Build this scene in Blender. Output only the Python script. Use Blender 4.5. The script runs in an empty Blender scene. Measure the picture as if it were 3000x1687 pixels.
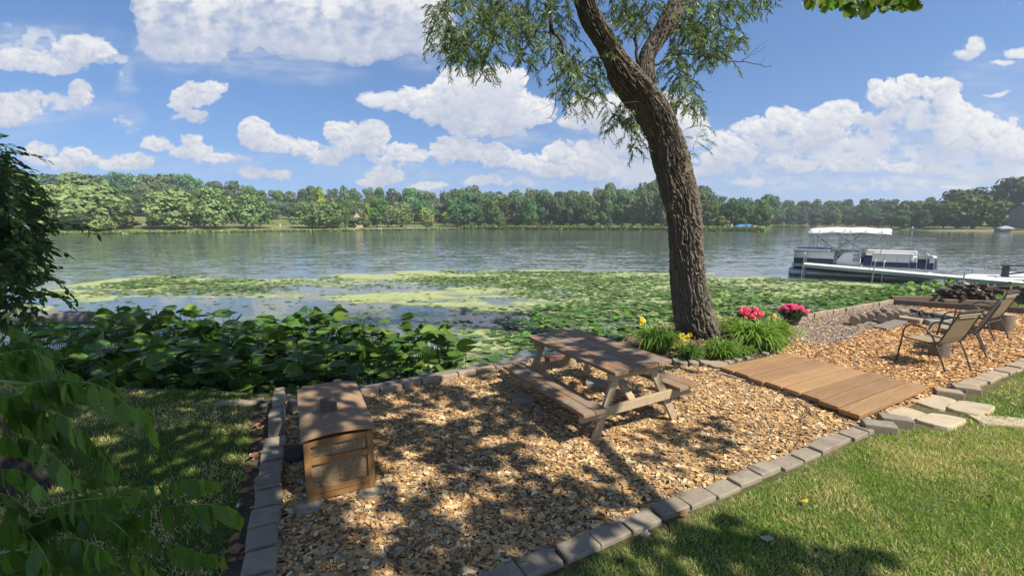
import bpy, bmesh, math, random
import numpy as np
from mathutils import Vector, Matrix
random.seed(7)
rng = np.random.default_rng(7)
scene = bpy.context.scene
COL = scene.collection
R = math.radians
# ------------------------------------------------------------------ camera
FPX, CXP, CYP, HCAM = 1345., 1500., 843.5, 2.2     # focal length and centre in photo pixels (3000 wide), eye height
PITCH = math.atan(193.5/FPX)
cd = bpy.data.cameras.new('camera'); cam = bpy.data.objects.new('camera', cd); COL.objects.link(cam)
cd.sensor_width = 36; cd.lens = 36*FPX/3000; cd.clip_start = .05; cd.clip_end = 3000
cam.location = (0, 0, HCAM); cam.rotation_euler = (math.pi/2-PITCH, 0, 0)
scene.camera = cam
scene.view_settings.view_transform = 'Standard'; scene.view_settings.look = 'None'
scene.view_settings.exposure = EXPO = 0.70
scene.view_settings.gamma = 1; scene.view_settings.use_curve_mapping = False
scene.cycles.max_bounces = 8; scene.cycles.transparent_max_bounces = 12
scene.cycles.diffuse_bounces = 3; scene.cycles.glossy_bounces = 3; scene.cycles.transmission_bounces = 4
scene.cycles.sample_clamp_indirect = 6
# ------------------------------------------------------------------ sun
SEL = R(50); SH = Vector((.8, -.6, 0)).normalized()
SUN = Vector((SH.x*math.cos(SEL), SH.y*math.cos(SEL), math.sin(SEL)))
sl = bpy.data.lights.new('sun', 'SUN'); sl.energy = 4.9; sl.angle = R(.55); sl.color = (1, .93, .80)
so = bpy.data.objects.new('sun', sl); COL.objects.link(so)
so.rotation_euler = (-SUN).to_track_quat('-Z', 'Y').to_euler(); so.location = (8, -6, 30)
# ------------------------------------------------------------------ clouds (a map of directions, made here with numpy)
def _lat(seed):
    r = np.random.default_rng(seed)
    a = r.random((256, 256)) * 2 * np.pi
    return np.cos(a).astype(np.float32), np.sin(a).astype(np.float32)
def gnoise(x, y, seed=0):
    gx, gy = _lat(seed)
    ix = np.floor(x).astype(int); iy = np.floor(y).astype(int)
    fx = (x - ix).astype(np.float32); fy = (y - iy).astype(np.float32)
    ux = fx*fx*fx*(fx*(fx*6-15)+10); uy = fy*fy*fy*(fy*(fy*6-15)+10)
    def g(a, b):
        i = (ix+a) & 255; j = (iy+b) & 255
        return gx[i, j]*(fx-a) + gy[i, j]*(fy-b)
    return ((g(0,0)*(1-ux)+g(1,0)*ux)*(1-uy) + (g(0,1)*(1-ux)+g(1,1)*ux)*uy) * 1.4
def fbm(x, y, octv=5, seed=0, gain=.5, billow=False):
    s = 0; a = 1; t = 0
    for k in range(octv):
        n = gnoise(x*2**k + 17.3*k, y*2**k - 9.1*k, seed+k)
        s = s + a*((1-2*np.abs(n)) if billow else n); t += a; a *= gain
    return s/t
def sstep(a, b, x):
    t = np.clip((x-a)/(b-a), 0, 1); return t*t*(3-2*t)
PUFFS = [  # (x, y, rx, ry, weight) in degrees*20 about straight ahead; converted from sketch units below
 (430,30,110,85,.9),(560,60,150,80,.8),(650,30,200,95,.9),(800,70,190,85,.85),(900,110,130,60,.75),(960,30,160,100,.95),(400,110,90,55,.6),(480,130,110,40,.7),(1050,60,110,85,.8),
 (40,150,110,38,.9),(120,165,120,25,.8),(215,125,85,48,1),(160,120,60,25,.6),(285,150,50,20,.4),(310,190,30,30,.35),(60,100,160,50,.42),
 (10,280,80,45,.9),(70,262,70,32,.75),(120,250,50,30,.6),(205,235,42,36,.85),(160,265,90,28,.5),(300,300,50,25,.3),(320,320,40,20,.3),
 (495,235,65,32,1),(535,222,55,20,.8),(470,262,55,26,.9),(490,295,50,24,.8),(440,300,30,16,.45),
 (190,398,62,34,1),(95,385,45,30,.7),(130,405,80,26,.6),(328,406,60,28,.88),(270,412,60,22,.6),
 (390,362,48,20,.8),(480,350,40,14,.8),(480,378,75,22,.8),(550,400,72,17,.88),(640,335,48,40,1),(690,360,70,24,.9),(770,372,40,26,.8),(810,395,60,26,.8),(640,433,58,17,.72),(705,443,34,13,.9),(615,400,60,10,.5),
 (855,330,50,30,.9),(930,335,55,38,.95),(905,365,75,28,.9),(1010,375,50,20,.8),(860,385,60,22,.6),(965,400,90,25,.4),(970,442,58,26,.85),(930,460,45,14,.7),(1078,465,70,16,.8),(1220,453,70,18,.78),(1010,396,80,22,.72),
 (1240,215,75,58,1),(1160,225,80,52,1),(1285,200,40,36,1),(1140,185,40,22,.7),(1150,270,150,48,1),(1290,275,110,52,1),(1050,245,90,34,.85),(960,245,85,24,.65),(1350,285,50,32,.8),(1230,318,110,30,.85),(1270,330,90,22,.6),(1000,255,60,30,.6),
 (1140,378,72,40,1),(1240,392,70,32,1),(1320,405,60,24,.9),(1420,398,66,44,1),(1395,425,90,24,.8),(1500,395,75,46,.85),(1530,430,90,30,.75),(1460,360,60,20,.5),(1600,430,80,50,.6),
 (1500,268,80,42,.95),(1560,300,90,50,1),(1620,340,90,60,.9),(1440,300,45,24,.8),(1550,350,80,36,.6),(1690,290,80,60,.7),(1740,310,60,36,.8),
 (1850,378,75,38,1),(1810,400,90,22,.8),(1800,345,110,32,.65),(1970,300,50,32,.9),(1900,320,80,32,.75),(1930,350,80,40,.6),(2010,412,55,24,.9),(1960,400,60,18,.7),
 (2120,275,60,30,.9),(2080,290,50,26,.8),(2060,320,90,50,.75),(2230,235,60,42,1),(2300,215,60,32,1),(2375,235,55,42,1),(2400,280,55,48,1),(2440,320,75,46,1),(2500,345,75,48,1),(2560,370,60,46,1),(2400,330,70,50,.9),(2300,290,130,55,.62),(2200,300,110,46,.6),(2170,350,130,44,.6),(2140,410,110,30,.7),(2270,420,90,18,.7),(2360,425,80,16,.7),
 (2100,380,330,55,.45),(2350,400,260,60,.42),(2520,430,160,50,.5),(1750,430,160,45,.45),(1900,460,200,26,.4),(2200,470,260,22,.42),(1320,460,160,20,.4),(1000,420,200,30,.25),(2150,470,40,12,.6),(1850,465,36,12,.6),(2410,470,60,12,.6),
 (2452,118,38,26,.75),(2440,138,40,12,.6),(2570,135,60,20,.65),(2520,160,50,12,.55),(2505,235,55,10,.6),(2390,160,20,20,.3),(2560,5,60,10,.4),(2480,290,150,30,.25)]
VEILS = [(2080,400,430,95,.95),(2400,430,330,80,.95),(600,150,330,50,.6),(780,190,160,30,.4),(1270,350,160,30,.5),(1600,470,500,30,.5),(2480,180,120,60,.3),(2350,330,250,110,.6),(1700,430,250,60,.6),(1500,350,150,70,.5),(1350,440,240,38,.5),(1000,430,260,50,.4),(560,410,220,40,.4),
 (250,410,240,40,.45),(90,110,230,60,.55),(60,290,160,60,.5),(200,270,140,40,.4),(315,195,30,60,.5),(440,130,140,60,.6),(1060,110,90,80,.7),(2520,300,140,70,.45),(2500,200,150,70,.25),(2050,470,600,24,.6),(320,300,50,40,.4)]
def cloud_map(W_=2400, H_=1000, AZ=60., E0=-2., E1=48.):
    az = np.radians(np.linspace(-AZ, AZ, W_))[None, :]; el = np.radians(np.linspace(E0, E1, H_))[:, None]
    # flatten directions onto a vertical plane one unit ahead (so puffs keep their roundness), sketch scale 1155 units
    c, s = math.cos(PITCH), math.sin(PITCH)
    dx = np.sin(az)*np.cos(el); dy = np.cos(az)*np.cos(el); dz = np.sin(el)+0*az
    zz = dy*c - dz*s; up = dy*s + dz*c
    k = FPX/1.1646
    X = (CXP/1.1646 + k*dx/zz).astype(np.float32); Y = (CYP/1.1646 - k*up/zz).astype(np.float32)
    wx = fbm(X/90, Y/70, 4, 50)*30; wy = fbm(X/90, Y/70, 4, 60)*20
    w2x = fbm(X/22, Y/19, 5, 160, .62)*17; w2y = fbm(X/22, Y/19, 5, 170, .62)*15
    Xw, Yw = X+wx, Y+wy; Xf, Yf = X+wx*.6+w2x, Y+wy*.6+w2y
    m = np.zeros_like(X)
    for (px, py, rx, ry, w) in PUFFS:
        m = np.maximum(m, w*(1.12-((Xw-px)/rx)**2-((Yw-py)/ry)**2))
    # clouds of the same kind elsewhere in the sky
    far = sstep(.12, .6, fbm(X/420+3, Y/260, 4, 90)+.05) * ((X < -80) | (X > 2700) | (Y < -120))
    m = np.maximum(m, far)
    bl = fbm(X/70, Y/61, 6, 10, .56, True); fb = fbm(X/41, Y/33, 5, 30, .55)
    dens = np.where(m > .01, m*1.15 + (bl-.35)*.62 + fb*.34 - .44, -1)
    alpha = sstep(0, .26, dens)*sstep(0, .22, m); alpha = np.clip(alpha*(.35+.65*sstep(.1, .7, m)), 0, 1)
    # broad light: from above and a little from the right
    d = np.clip(dens, 0, 1.2); T = np.zeros_like(d); w_el = H_/(E1-E0)
    for j in range(1, 15):
        st = j*.30; sy = int(round(st*w_el*.85)); sx = int(round(st*w_el*.30)); sh = np.zeros_like(d); sh[:H_-sy, :W_-sx] = d[sy:, sx:]; T += sh*.30
    lit = np.exp(-T*.75); b = np.clip(.12+.80*lit+.22*fb, 0, 1)
    # cauliflower heads: many small round lobes, painted from the top of each cloud down
    r = np.random.default_rng(3); K = []
    for (px, py, rx, ry, w) in PUFFS:
        if w < .7: continue
        for i in range(int(7+rx*ry/95)):
            a_ = r.random()*6.283; q = r.random()**.55; rad = min(rx, ry)*r.uniform(.16, .46)*(1-.35*q)+2
            K.append((py+ry*q*math.sin(a_)*.9, px+rx*q*math.cos(a_)*.92, rad*r.uniform(.9, 1.35), rad, w))
    K.sort()
    azs, els = az[0], el[:, 0]
    for (py, px, rx, ry, w) in K:
        x = (px*1.1646-CXP)/FPX; y = -(py*1.1646-CYP)/FPX; v_ = np.array([x, c+y*s, -s+y*c]); v_ /= np.linalg.norm(v_)
        ci = (math.atan2(v_[0], v_[1])+math.radians(AZ))/math.radians(2*AZ)*(W_-1); ri = (math.degrees(math.asin(v_[2]))-E0)/(E1-E0)*(H_-1)
        hw = int(rx*1.2+34); hh = int(ry*1.2+30); c0, c1 = max(0, int(ci)-hw), min(W_, int(ci)+hw); r0, r1 = max(0, int(ri)-hh), min(H_, int(ri)+hh)
        if c1 <= c0 or r1 <= r0: continue
        u = (Xf[r0:r1, c0:c1]-px)/rx; v = (Yf[r0:r1, c0:c1]-py)/ry; r2 = u*u+v*v
        k_ = sstep(1.0, .62, r2); L = np.clip(.50-.62*v+.20*u, 0, 1); base = b[r0:r1, c0:c1]; li = lit[r0:r1, c0:c1]
        nb = np.clip(L*(.30+.86*li)+.09, 0, 1); f = k_*.80*(w-.1); b[r0:r1, c0:c1] = base*(1-f)+nb*f
        ac = alpha[r0:r1, c0:c1]; edge = sstep(1.05, .5, r2)*min(1, w)*(m[r0:r1, c0:c1] > .12); alpha[r0:r1, c0:c1] = 1-(1-ac)*(1-edge*(.8 if py > 175 else .38))
    hi = sstep(230, 20, Y); b = b*(1-.30*hi*(.6+.8*fb)); alpha = alpha*(1-.55*hi*np.clip(.35+1.6*fb-.8*(lit-.3), 0, 1))
    veil = np.zeros_like(X)
    for (px, py, rx, ry, w) in VEILS:
        veil = np.maximum(veil, w*sstep(1.25, .15, np.sqrt(((Xw-px)/rx)**2 + ((Yw-py)/ry)**2)))
    st = fbm(X/150, Y/26, 5, 130, .6)
    veil = veil*np.clip(.62+.9*st, .05, 1)
    vb = np.clip(.42+.8*fbm(X/60, Y/16, 4, 150), 0, 1)
    b = b*alpha + vb*(1-alpha)
    alpha = 1-(1-alpha)*(1-veil)
    return alpha.astype(np.float32), b.astype(np.float32)
# ------------------------------------------------------------------ world: Nishita sky + cloud map by direction
wd = bpy.data.worlds.new("World"); scene.world = wd; wd.use_nodes = True
nt = wd.node_tree; nt.nodes.clear()
def wn(t, **k):
    n = nt.nodes.new(t)
    for a, b in k.items(): setattr(n, a, b)
    return n
def wmath(op, a, b=None, c=None):
    n = wn('ShaderNodeMath', operation=op)
    for i, v in enumerate((a, b, c)):
        if v is None: continue
        if isinstance(v, (int, float)): n.inputs[i].default_value = v
        else: nt.links.new(v, n.inputs[i])
    return n.outputs[0]
SKY_S = .11
sky = wn('ShaderNodeTexSky', sky_type='NISHITA'); sky.sun_disc = False
sky.sun_elevation = SEL; sky.sun_rotation = math.atan2(SH.x, SH.y); sky.air_density = 1.0; sky.dust_density = .3; sky.ozone_density = 3.0; sky.altitude = 200
CA, CB = cloud_map()
Hc, Wc = CA.shape
im = bpy.data.images.new('cloud_map', Wc, Hc, float_buffer=True, is_data=True)
buf = np.ones((Hc, Wc, 4), np.float32); buf[..., 0] = CA; buf[..., 1] = CB; buf[..., 2] = 0
im.pixels.foreach_set(buf.ravel()); im.update(); im.pack()
tc = wn('ShaderNodeTexCoord'); sp = wn('ShaderNodeSeparateXYZ'); nt.links.new(tc.outputs['Generated'], sp.inputs[0])
vm = wn('ShaderNodeCombineXYZ'); nt.links.new(sp.outputs[0], vm.inputs[0]); nt.links.new(sp.outputs[1], vm.inputs[1]); nt.links.new(wmath('MULTIPLY_ADD', wmath('MAXIMUM', sp.outputs[2], 0.), .85, .14), vm.inputs[2]); nt.links.new(vm.outputs[0], sky.inputs[0])
az = wmath('ARCTAN2', sp.outputs[0], sp.outputs[1]); el = wmath('ARCSINE', sp.outputs[2])
u = wmath('MULTIPLY_ADD', az, 1/R(120), .5); v = wmath('MULTIPLY_ADD', el, 1/R(50), 2/50)
cb = wn('ShaderNodeCombineXYZ'); nt.links.new(u, cb.inputs[0]); nt.links.new(v, cb.inputs[1])
ti = wn('ShaderNodeTexImage', image=im, extension='MIRROR', interpolation='Linear'); nt.links.new(cb.outputs[0], ti.inputs[0])
sc2 = wn('ShaderNodeSeparateColor'); nt.links.new(ti.outputs[0], sc2.inputs[0])
ramp = wn('ShaderNodeMix', data_type='RGBA'); nt.links.new(sc2.outputs[1], ramp.inputs['Factor'])
k = 1/SKY_S*2**(-EXPO)
ramp.inputs['A'].default_value = (.44*k, .51*k, .68*k, 1); ramp.inputs['B'].default_value = (.98*k, .97*k, .96*k, 1)
# sky colour, a touch more saturated as a phone records it
hs = wn('ShaderNodeHueSaturation'); hs.inputs['Saturation'].default_value = 1.16; hs.inputs['Hue'].default_value = .503; hs.inputs['Value'].default_value = .93; nt.links.new(sky.outputs[0], hs.inputs['Color'])
mx = wn('ShaderNodeMix', data_type='RGBA'); nt.links.new(sc2.outputs[0], mx.inputs['Factor']); nt.links.new(hs.outputs[0], mx.inputs['A']); nt.links.new(ramp.outputs['Result'], mx.inputs['B'])
bg = wn('ShaderNodeBackground'); bg.inputs[1].default_value = SKY_S; nt.links.new(mx.outputs['Result'], bg.inputs[0])
wo = wn('ShaderNodeOutputWorld'); nt.links.new(bg.outputs[0], wo.inputs[0])
# ------------------------------------------------------------------ helpers
CP, SPI = math.cos(PITCH), math.sin(PITCH)
def ray(px, py):
    x = (px-CXP)/FPX; y = -(py-CYP)/FPX
    return Vector((x, CP+y*SPI, -SPI+y*CP))
def G(px, py, z=0.):                    # where the ground at height z lies for a spot of the photograph
    d = ray(px, py); return d*((z-HCAM)/d.z) + Vector((0, 0, HCAM))
def D(px, py, Y):                       # the spot at distance Y ahead
    d = ray(px, py); return d*(Y/d.y) + Vector((0, 0, HCAM))
def toP(X, Y, Z):                       # world -> photo pixels (numpy)
    Z = Z-HCAM; z = Y*CP-Z*SPI; up = Y*SPI+Z*CP
    return CXP+FPX*X/z, CYP-FPX*up/z
def tag(o, label=None, cat=None, group=None, kind=None):
    if label: o['label'] = label
    if cat: o['category'] = cat
    if group: o['group'] = group
    if kind: o['kind'] = kind
    return o
def empty(name, loc=(0, 0, 0), rz=0, **k):
    o = bpy.data.objects.new(name, None); COL.objects.link(o); o.location = loc; o.rotation_euler = (0, 0, rz)
    o.empty_display_size = .2
    return tag(o, **k)
def link(name, me, mat=None, parent=None, loc=None, rot=None):
    if isinstance(mat, N): mat = mat.m
    if mat is not None:
        for m_ in (mat if isinstance(mat, (list, tuple)) else [mat]): me.materials.append(m_)
    o = bpy.data.objects.new(name, me); COL.objects.link(o)
    if parent: o.parent = parent
    if loc is not None: o.location = loc
    if rot is not None: o.rotation_euler = rot
    return o
def npmesh(name, V, Fc, k, col=None, smooth=False):     # V (n,3), Fc (m,k) all faces with k corners, col (n,3)
    me = bpy.data.meshes.new(name); V = np.ascontiguousarray(V, np.float32); Fc = np.ascontiguousarray(Fc, np.int32)
    me.vertices.add(len(V)); me.vertices.foreach_set('co', V.ravel())
    m = len(Fc); me.loops.add(m*k); me.loops.foreach_set('vertex_index', Fc.ravel())
    me.polygons.add(m); me.polygons.foreach_set('loop_start', np.arange(m, dtype=np.int32)*k)
    me.polygons.foreach_set('loop_total', np.full(m, k, np.int32))
    me.polygons.foreach_set('use_smooth', np.full(m, smooth, bool))
    if col is not None:
        a = me.color_attributes.new('Col', 'FLOAT_COLOR', 'POINT'); c = np.ones((len(V), 4), np.float32); c[:, :3] = col; a.data.foreach_set('color', c.ravel())
    me.update(calc_edges=True); return me
def frames(d, n):                       # rotation matrices with local x=d (length), z=n (normal)
    d = d/np.maximum(np.linalg.norm(d, axis=1, keepdims=True), 1e-9); y = np.cross(n, d); y /= np.maximum(np.linalg.norm(y, axis=1, keepdims=True), 1e-9)
    z = np.cross(d, y); return np.stack([d, y, z], 2)
def scatter(T, TF, P, Rm, S, C=None):   # copies of a template -> one big mesh (V,F,col)
    T = np.asarray(T, np.float32); TF = np.asarray(TF); n = len(P); S = np.asarray(S, np.float32)
    if S.ndim == 1: S = S[:, None]*np.ones(3)
    V = np.einsum('nij,nkj->nki', Rm, T[None]*S[:, None, :]) + P[:, None, :]
    Fc = TF[None] + (np.arange(n)*len(T))[:, None, None]
    col = None if C is None else np.repeat(C, len(T), 0)
    return V.reshape(-1, 3), Fc.reshape(-1, TF.shape[1]), col
def merge(parts):
    V, Fc, C, o = [], [], [], 0
    for (v, f, c) in parts: V.append(v); Fc.append(f+o); C.append(c); o += len(v)
    return np.concatenate(V), np.concatenate(Fc), np.concatenate(C)
class MB:                               # collects boxes, tubes, prisms; one mesh object
    def __init__(s): s.v = []; s.f = []
    def add(s, v, f):
        o = len(s.v); s.v += [tuple(x) for x in v]; s.f += [tuple(i+o for i in q) for q in f]; return s
    def box(s, c, size, rot=None, taper=None):
        x, y, z = (q/2 for q in size); t = taper or 1
        vs = [Vector(p) for p in ((-x,-y,-z),(x,-y,-z),(x,y,-z),(-x,y,-z),(-x*t,-y*t,z),(x*t,-y*t,z),(x*t,y*t,z),(-x*t,y*t,z))]
        if rot is not None: vs = [rot @ p for p in vs]
        return s.add([p+Vector(c) for p in vs], [(0,3,2,1),(4,5,6,7),(0,1,5,4),(1,2,6,5),(2,3,7,6),(3,0,4,7)])
    def bar(s, a, b, w, h, up=(0, 0, 1)):   # box from a to b, w across, h along 'up'
        a, b = Vector(a), Vector(b); d = b-a; L = d.length; x = d.normalized(); y = Vector(up).cross(x)
        if y.length < 1e-5: y = Vector((0, 1, 0)).cross(x)
        y.normalize(); z = x.cross(y); m = Matrix((x, y, z)).transposed()
        return s.box((a+b)/2, (L, w, h), m)
    def tube(s, pts, r, n=8, cap=True):
        pts = [Vector(p) for p in pts]; rr = r if isinstance(r, (list, tuple)) else [r]*len(pts); o = len(s.v); prev = None
        for i, p in enumerate(pts):
            t = (pts[min(i+1, len(pts)-1)]-pts[max(i-1, 0)]).normalized()
            if prev is None: prev = t.orthogonal().normalized()
            a = (prev - t*prev.dot(t)).normalized(); prev = a; b = t.cross(a)
            for j in range(n):
                q = 2*math.pi*j/n; s.v.append(tuple(p+(a*math.cos(q)+b*math.sin(q))*rr[i]))
        for i in range(len(pts)-1):
            for j in range(n): s.f.append((o+i*n+j, o+i*n+(j+1) % n, o+(i+1)*n+(j+1) % n, o+(i+1)*n+j))
        if cap: s.f.append(tuple(o+j for j in range(n))[::-1]); s.f.append(tuple(o+(len(pts)-1)*n+j for j in range(n)))
        return s
    def lathe(s, prof, c=(0, 0, 0), n=20, cap=True):
        o = len(s.v); c = Vector(c)
        for (r, z) in prof:
            for j in range(n):
                q = 2*math.pi*j/n; s.v.append(tuple(c+Vector((r*math.cos(q), r*math.sin(q), z))))
        for i in range(len(prof)-1):
            for j in range(n): s.f.append((o+i*n+j, o+i*n+(j+1) % n, o+(i+1)*n+(j+1) % n, o+(i+1)*n+j))
        if cap: s.f.append(tuple(o+j for j in range(n))[::-1]); s.f.append(tuple(o+(len(prof)-1)*n+j for j in range(n)))
        return s
    def prism(s, poly, z0, z1, top=None):   # polygon (x,y) ccw extruded; top: optional polygon for the upper rim
        n = len(poly); o = len(s.v); top = top or poly
        s.v += [(p[0], p[1], z0) for p in poly]+[(p[0], p[1], z1) for p in top]
        s.f += [tuple(o+i for i in range(n))[::-1], tuple(o+n+i for i in range(n))]+[(o+i, o+(i+1) % n, o+n+(i+1) % n, o+n+i) for i in range(n)]
        return s
    def mesh(s, name, smooth=False, bevel=0, seg=2, rough=0, sub=0):
        me = bpy.data.meshes.new(name); me.from_pydata(s.v, [], s.f); me.update()
        if bevel or sub or rough:
            bm = bmesh.new(); bm.from_mesh(me)
            if bevel:
                ed = [e for e in bm.edges if len(e.link_faces) == 2 and e.calc_face_angle(0) > R(30)]
                bmesh.ops.bevel(bm, geom=ed, offset=bevel, segments=seg, affect='EDGES', profile=.5, clamp_overlap=True)
            if sub:
                bmesh.ops.subdivide_edges(bm, edges=bm.edges[:], cuts=sub, use_grid_fill=True)
            if rough:
                from mathutils import noise
                off = Vector((random.random()*50, random.random()*50, 0))
                for v in bm.verts: v.co += noise.noise_vector(v.co*9+off)*rough + noise.noise_vector(v.co*31+off)*rough*.4
            bmesh.ops.recalc_face_normals(bm, faces=bm.faces[:])
            bm.to_mesh(me); bm.free()
        if smooth:
            for p in me.polygons: p.use_smooth = True
        return me
    def build(s, name, mat, parent=None, loc=None, rot=None, **k): return link(name, s.mesh(name, **k), mat, parent, loc, rot)
def copy_tree(o, parent=None):
    c = o.copy(); COL.objects.link(c); c.parent = parent
    for ch in [x for x in KIDS.get(o.name, [])]: copy_tree(ch, c)
    return c
KIDS = {}
def note_kids():
    KIDS.clear()
    for o in bpy.data.objects:
        if o.parent: KIDS.setdefault(o.parent.name, []).append(o)
def grid_mesh(name, xs, ys, zf, col=None, keep=None, smooth=True):
    X, Y = np.meshgrid(xs, ys); Z = zf(X, Y); V = np.stack([X, Y, Z], -1).reshape(-1, 3)
    nx, ny = len(xs), len(ys); i = np.arange(nx-1)[None, :] + (np.arange(ny-1)*nx)[:, None]; i = i.ravel()
    Fc = np.stack([i, i+1, i+1+nx, i+nx], 1)
    if keep is not None:
        K = keep(X, Y).ravel(); Fc = Fc[K[Fc].any(1)]
    c = None if col is None else col(X, Y).reshape(-1, 3)
    return npmesh(name, V, Fc, 4, c, smooth)
def inpoly(X, Y, poly):
    ins = np.zeros(X.shape, bool); n = len(poly)
    for i in range(n):
        x1, y1 = poly[i][:2]; x2, y2 = poly[(i+1) % n][:2]
        if y1 == y2: continue
        c = ((y1 > Y) != (y2 > Y)) & (X < (x2-x1)*(Y-y1)/(y2-y1)+x1); ins ^= c
    return ins
def rnd_in(poly, n):
    xs = [p[0] for p in poly]; ys = [p[1] for p in poly]; a = rng.random(n*2)*(max(xs)-min(xs))+min(xs); b = rng.random(n*2)*(max(ys)-min(ys))+min(ys)
    k = inpoly(a, b, poly); return a[k], b[k]
def area(poly):
    return abs(sum(poly[i][0]*poly[(i+1) % len(poly)][1]-poly[(i+1) % len(poly)][0]*poly[i][1] for i in range(len(poly))))/2
# ------------------------------------------------------------------ materials
MATS = {}
class N:
    def __init__(s, name):
        s.m = bpy.data.materials.new(name); s.m.use_nodes = True; s.t = s.m.node_tree; s.t.nodes.clear()
        s.out = s.t.nodes.new('ShaderNodeOutputMaterial'); s.co = s.n('ShaderNodeTexCoord').outputs['Object']
    def n(s, t, **k):
        x = s.t.nodes.new(t)
        for a, b in k.items(): setattr(x, a, b)
        return x
    def put(s, sock, v):
        if v is None: return
        if isinstance(v, bpy.types.NodeSocket): s.t.links.new(v, sock)
        elif isinstance(v, (tuple, list)) and len(v) == 3 and sock.type == 'RGBA': sock.default_value = (*v, 1)
        else: sock.default_value = v
    def math(s, op, a, b=None, c=None, clamp=False):
        x = s.n('ShaderNodeMath', operation=op, use_clamp=clamp)
        for i, v in enumerate((a, b, c)): s.put(x.inputs[i], v)
        return x.outputs[0]
    def map(s, scale=(1, 1, 1), vec=None, rot=(0, 0, 0)):
        x = s.n('ShaderNodeMapping'); s.put(x.inputs[0], vec or s.co); x.inputs['Scale'].default_value = scale; x.inputs['Rotation'].default_value = rot; return x.outputs[0]
    def noise(s, scale=5, detail=5, rough=.55, vec=None, dist=0):
        x = s.n('ShaderNodeTexNoise'); s.put(x.inputs['Vector'], vec or s.co); x.inputs['Scale'].default_value = scale; x.inputs['Detail'].default_value = detail; x.inputs['Roughness'].default_value = rough; x.inputs['Distortion'].default_value = dist; return x.outputs[0]
    def vor(s, scale=5, vec=None, feat='F1', out=0):
        x = s.n('ShaderNodeTexVoronoi', feature=feat); s.put(x.inputs['Vector'], vec or s.co); x.inputs['Scale'].default_value = scale; return x.outputs[out]
    def rng(s, v, a, b, c=0, d=1):
        x = s.n('ShaderNodeMapRange'); s.put(x.inputs[0], v)
        for i, q in enumerate((a, b, c, d)): x.inputs[i+1].default_value = q
        return x.outputs[0]
    def mix(s, f, a, b, mode='MIX'):
        x = s.n('ShaderNodeMix', data_type='RGBA', blend_type=mode); s.put(x.inputs['Factor'], f); s.put(x.inputs['A'], a); s.put(x.inputs['B'], b); return x.outputs['Result']
    def attr(s, name='Col'): return s.n('ShaderNodeAttribute', attribute_name=name).outputs['Color']
    def bump(s, h, strength=.3, dist=.01, nrm=None):
        x = s.n('ShaderNodeBump'); x.inputs['Strength'].default_value = strength; x.inputs['Distance'].default_value = dist; s.put(x.inputs['Height'], h); s.put(x.inputs['Normal'], nrm); return x.outputs[0]
    def pbr(s, col, rough=.7, nrm=None, metal=0, spec=.4, **k):
        x = s.n('ShaderNodeBsdfPrincipled'); s.put(x.inputs['Base Color'], col); s.put(x.inputs['Roughness'], rough); s.put(x.inputs['Metallic'], metal); s.put(x.inputs['Specular IOR Level'], spec); s.put(x.inputs['Normal'], nrm)
        for a, b in k.items(): s.put(x.inputs[a.replace('_', ' ')], b)
        return x.outputs[0]
    def done(s, sh, disp=None):
        s.t.links.new(sh, s.out.inputs[0]); MATS[s.m.name] = s.m; return s.m
def simple(name, c1, c2, scale=6, rough=.75, bump=.3, bd=.004, stretch=(1, 1, 1), spec=.3, metal=0, fine=40, speck=None):
    m = N(name); v = m.map(stretch); a = m.noise(scale, 6, .6, v); b = m.noise(fine, 3, .6, v)
    c = m.mix(m.rng(a, .3, .7), c1, c2); c = m.mix(m.rng(b, .35, .7, 0, .35), c, tuple(q*.5 for q in c1))
    if speck: c = m.mix(m.rng(m.noise(fine*3, 2, .5), .62, .66), c, speck)
    h = m.math('ADD', a, m.math('MULTIPLY', b, .5))
    return m.done(m.pbr(c, rough, m.bump(h, bump, bd), metal, spec))
def leafmat(name, tint=(1, 1, 1), rough=.45, trans=.35, spec=.4, objcol=False, tr_tint=(1.25, 1.35, .5)):
    m = N(name); c = m.attr()
    if objcol: c = m.mix(1., c, m.n('ShaderNodeObjectInfo').outputs['Color'], 'MULTIPLY')
    c = m.mix(1., c, tint, 'MULTIPLY'); p = m.pbr(c, rough, None, 0, spec)
    tr = m.n('ShaderNodeBsdfTranslucent'); m.put(tr.inputs[0], m.mix(1., c, tr_tint, 'MULTIPLY'))
    x = m.n('ShaderNodeMixShader'); x.inputs[0].default_value = trans; m.t.links.new(p, x.inputs[1]); m.t.links.new(tr.outputs[0], x.inputs[2])
    return m.done(x.outputs[0])
def wood(name, c1, c2, c3, grain=(1, 14, 14), rough=.75, bump=.5, wear=None, spec=.25):
    m = N(name); v = m.map(grain); a = m.noise(2.2, 8, .65, v, .4); b = m.noise(1.3, 4, .6, m.co); f = m.noise(9, 6, .7, v)
    c = m.mix(m.rng(a, .3, .7), c1, c2); c = m.mix(m.rng(f, .52, .72, 0, .7), c, c3)
    if wear: c = m.mix(m.rng(m.noise(3.1, 9, .72, m.map((1, 2.6, 2.6)), .6), .47, .55, 0, 1), c, wear)
    kn = m.vor(2.3, m.map((.8, 3, 3))); c = m.mix(m.rng(kn, .03, .09, .75, 0), c, tuple(q*.3 for q in c3))
    h = m.math('ADD', a, m.math('MULTIPLY', f, .8)); return m.done(m.pbr(c, rough, m.bump(h, bump, .004), 0, spec))
M_ATTR = {}
def attrmat(name, rough=.8, spec=.2, nscale=60, nd=.3, bump=.2):
    m = N(name); c = m.attr(); n = m.noise(nscale, 4, .6); c = m.mix(m.rng(n, .3, .75, nd, 0), c, (.02, .015, .01)); return m.done(m.pbr(c, rough, m.bump(n, bump, .003), 0, spec))
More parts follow.
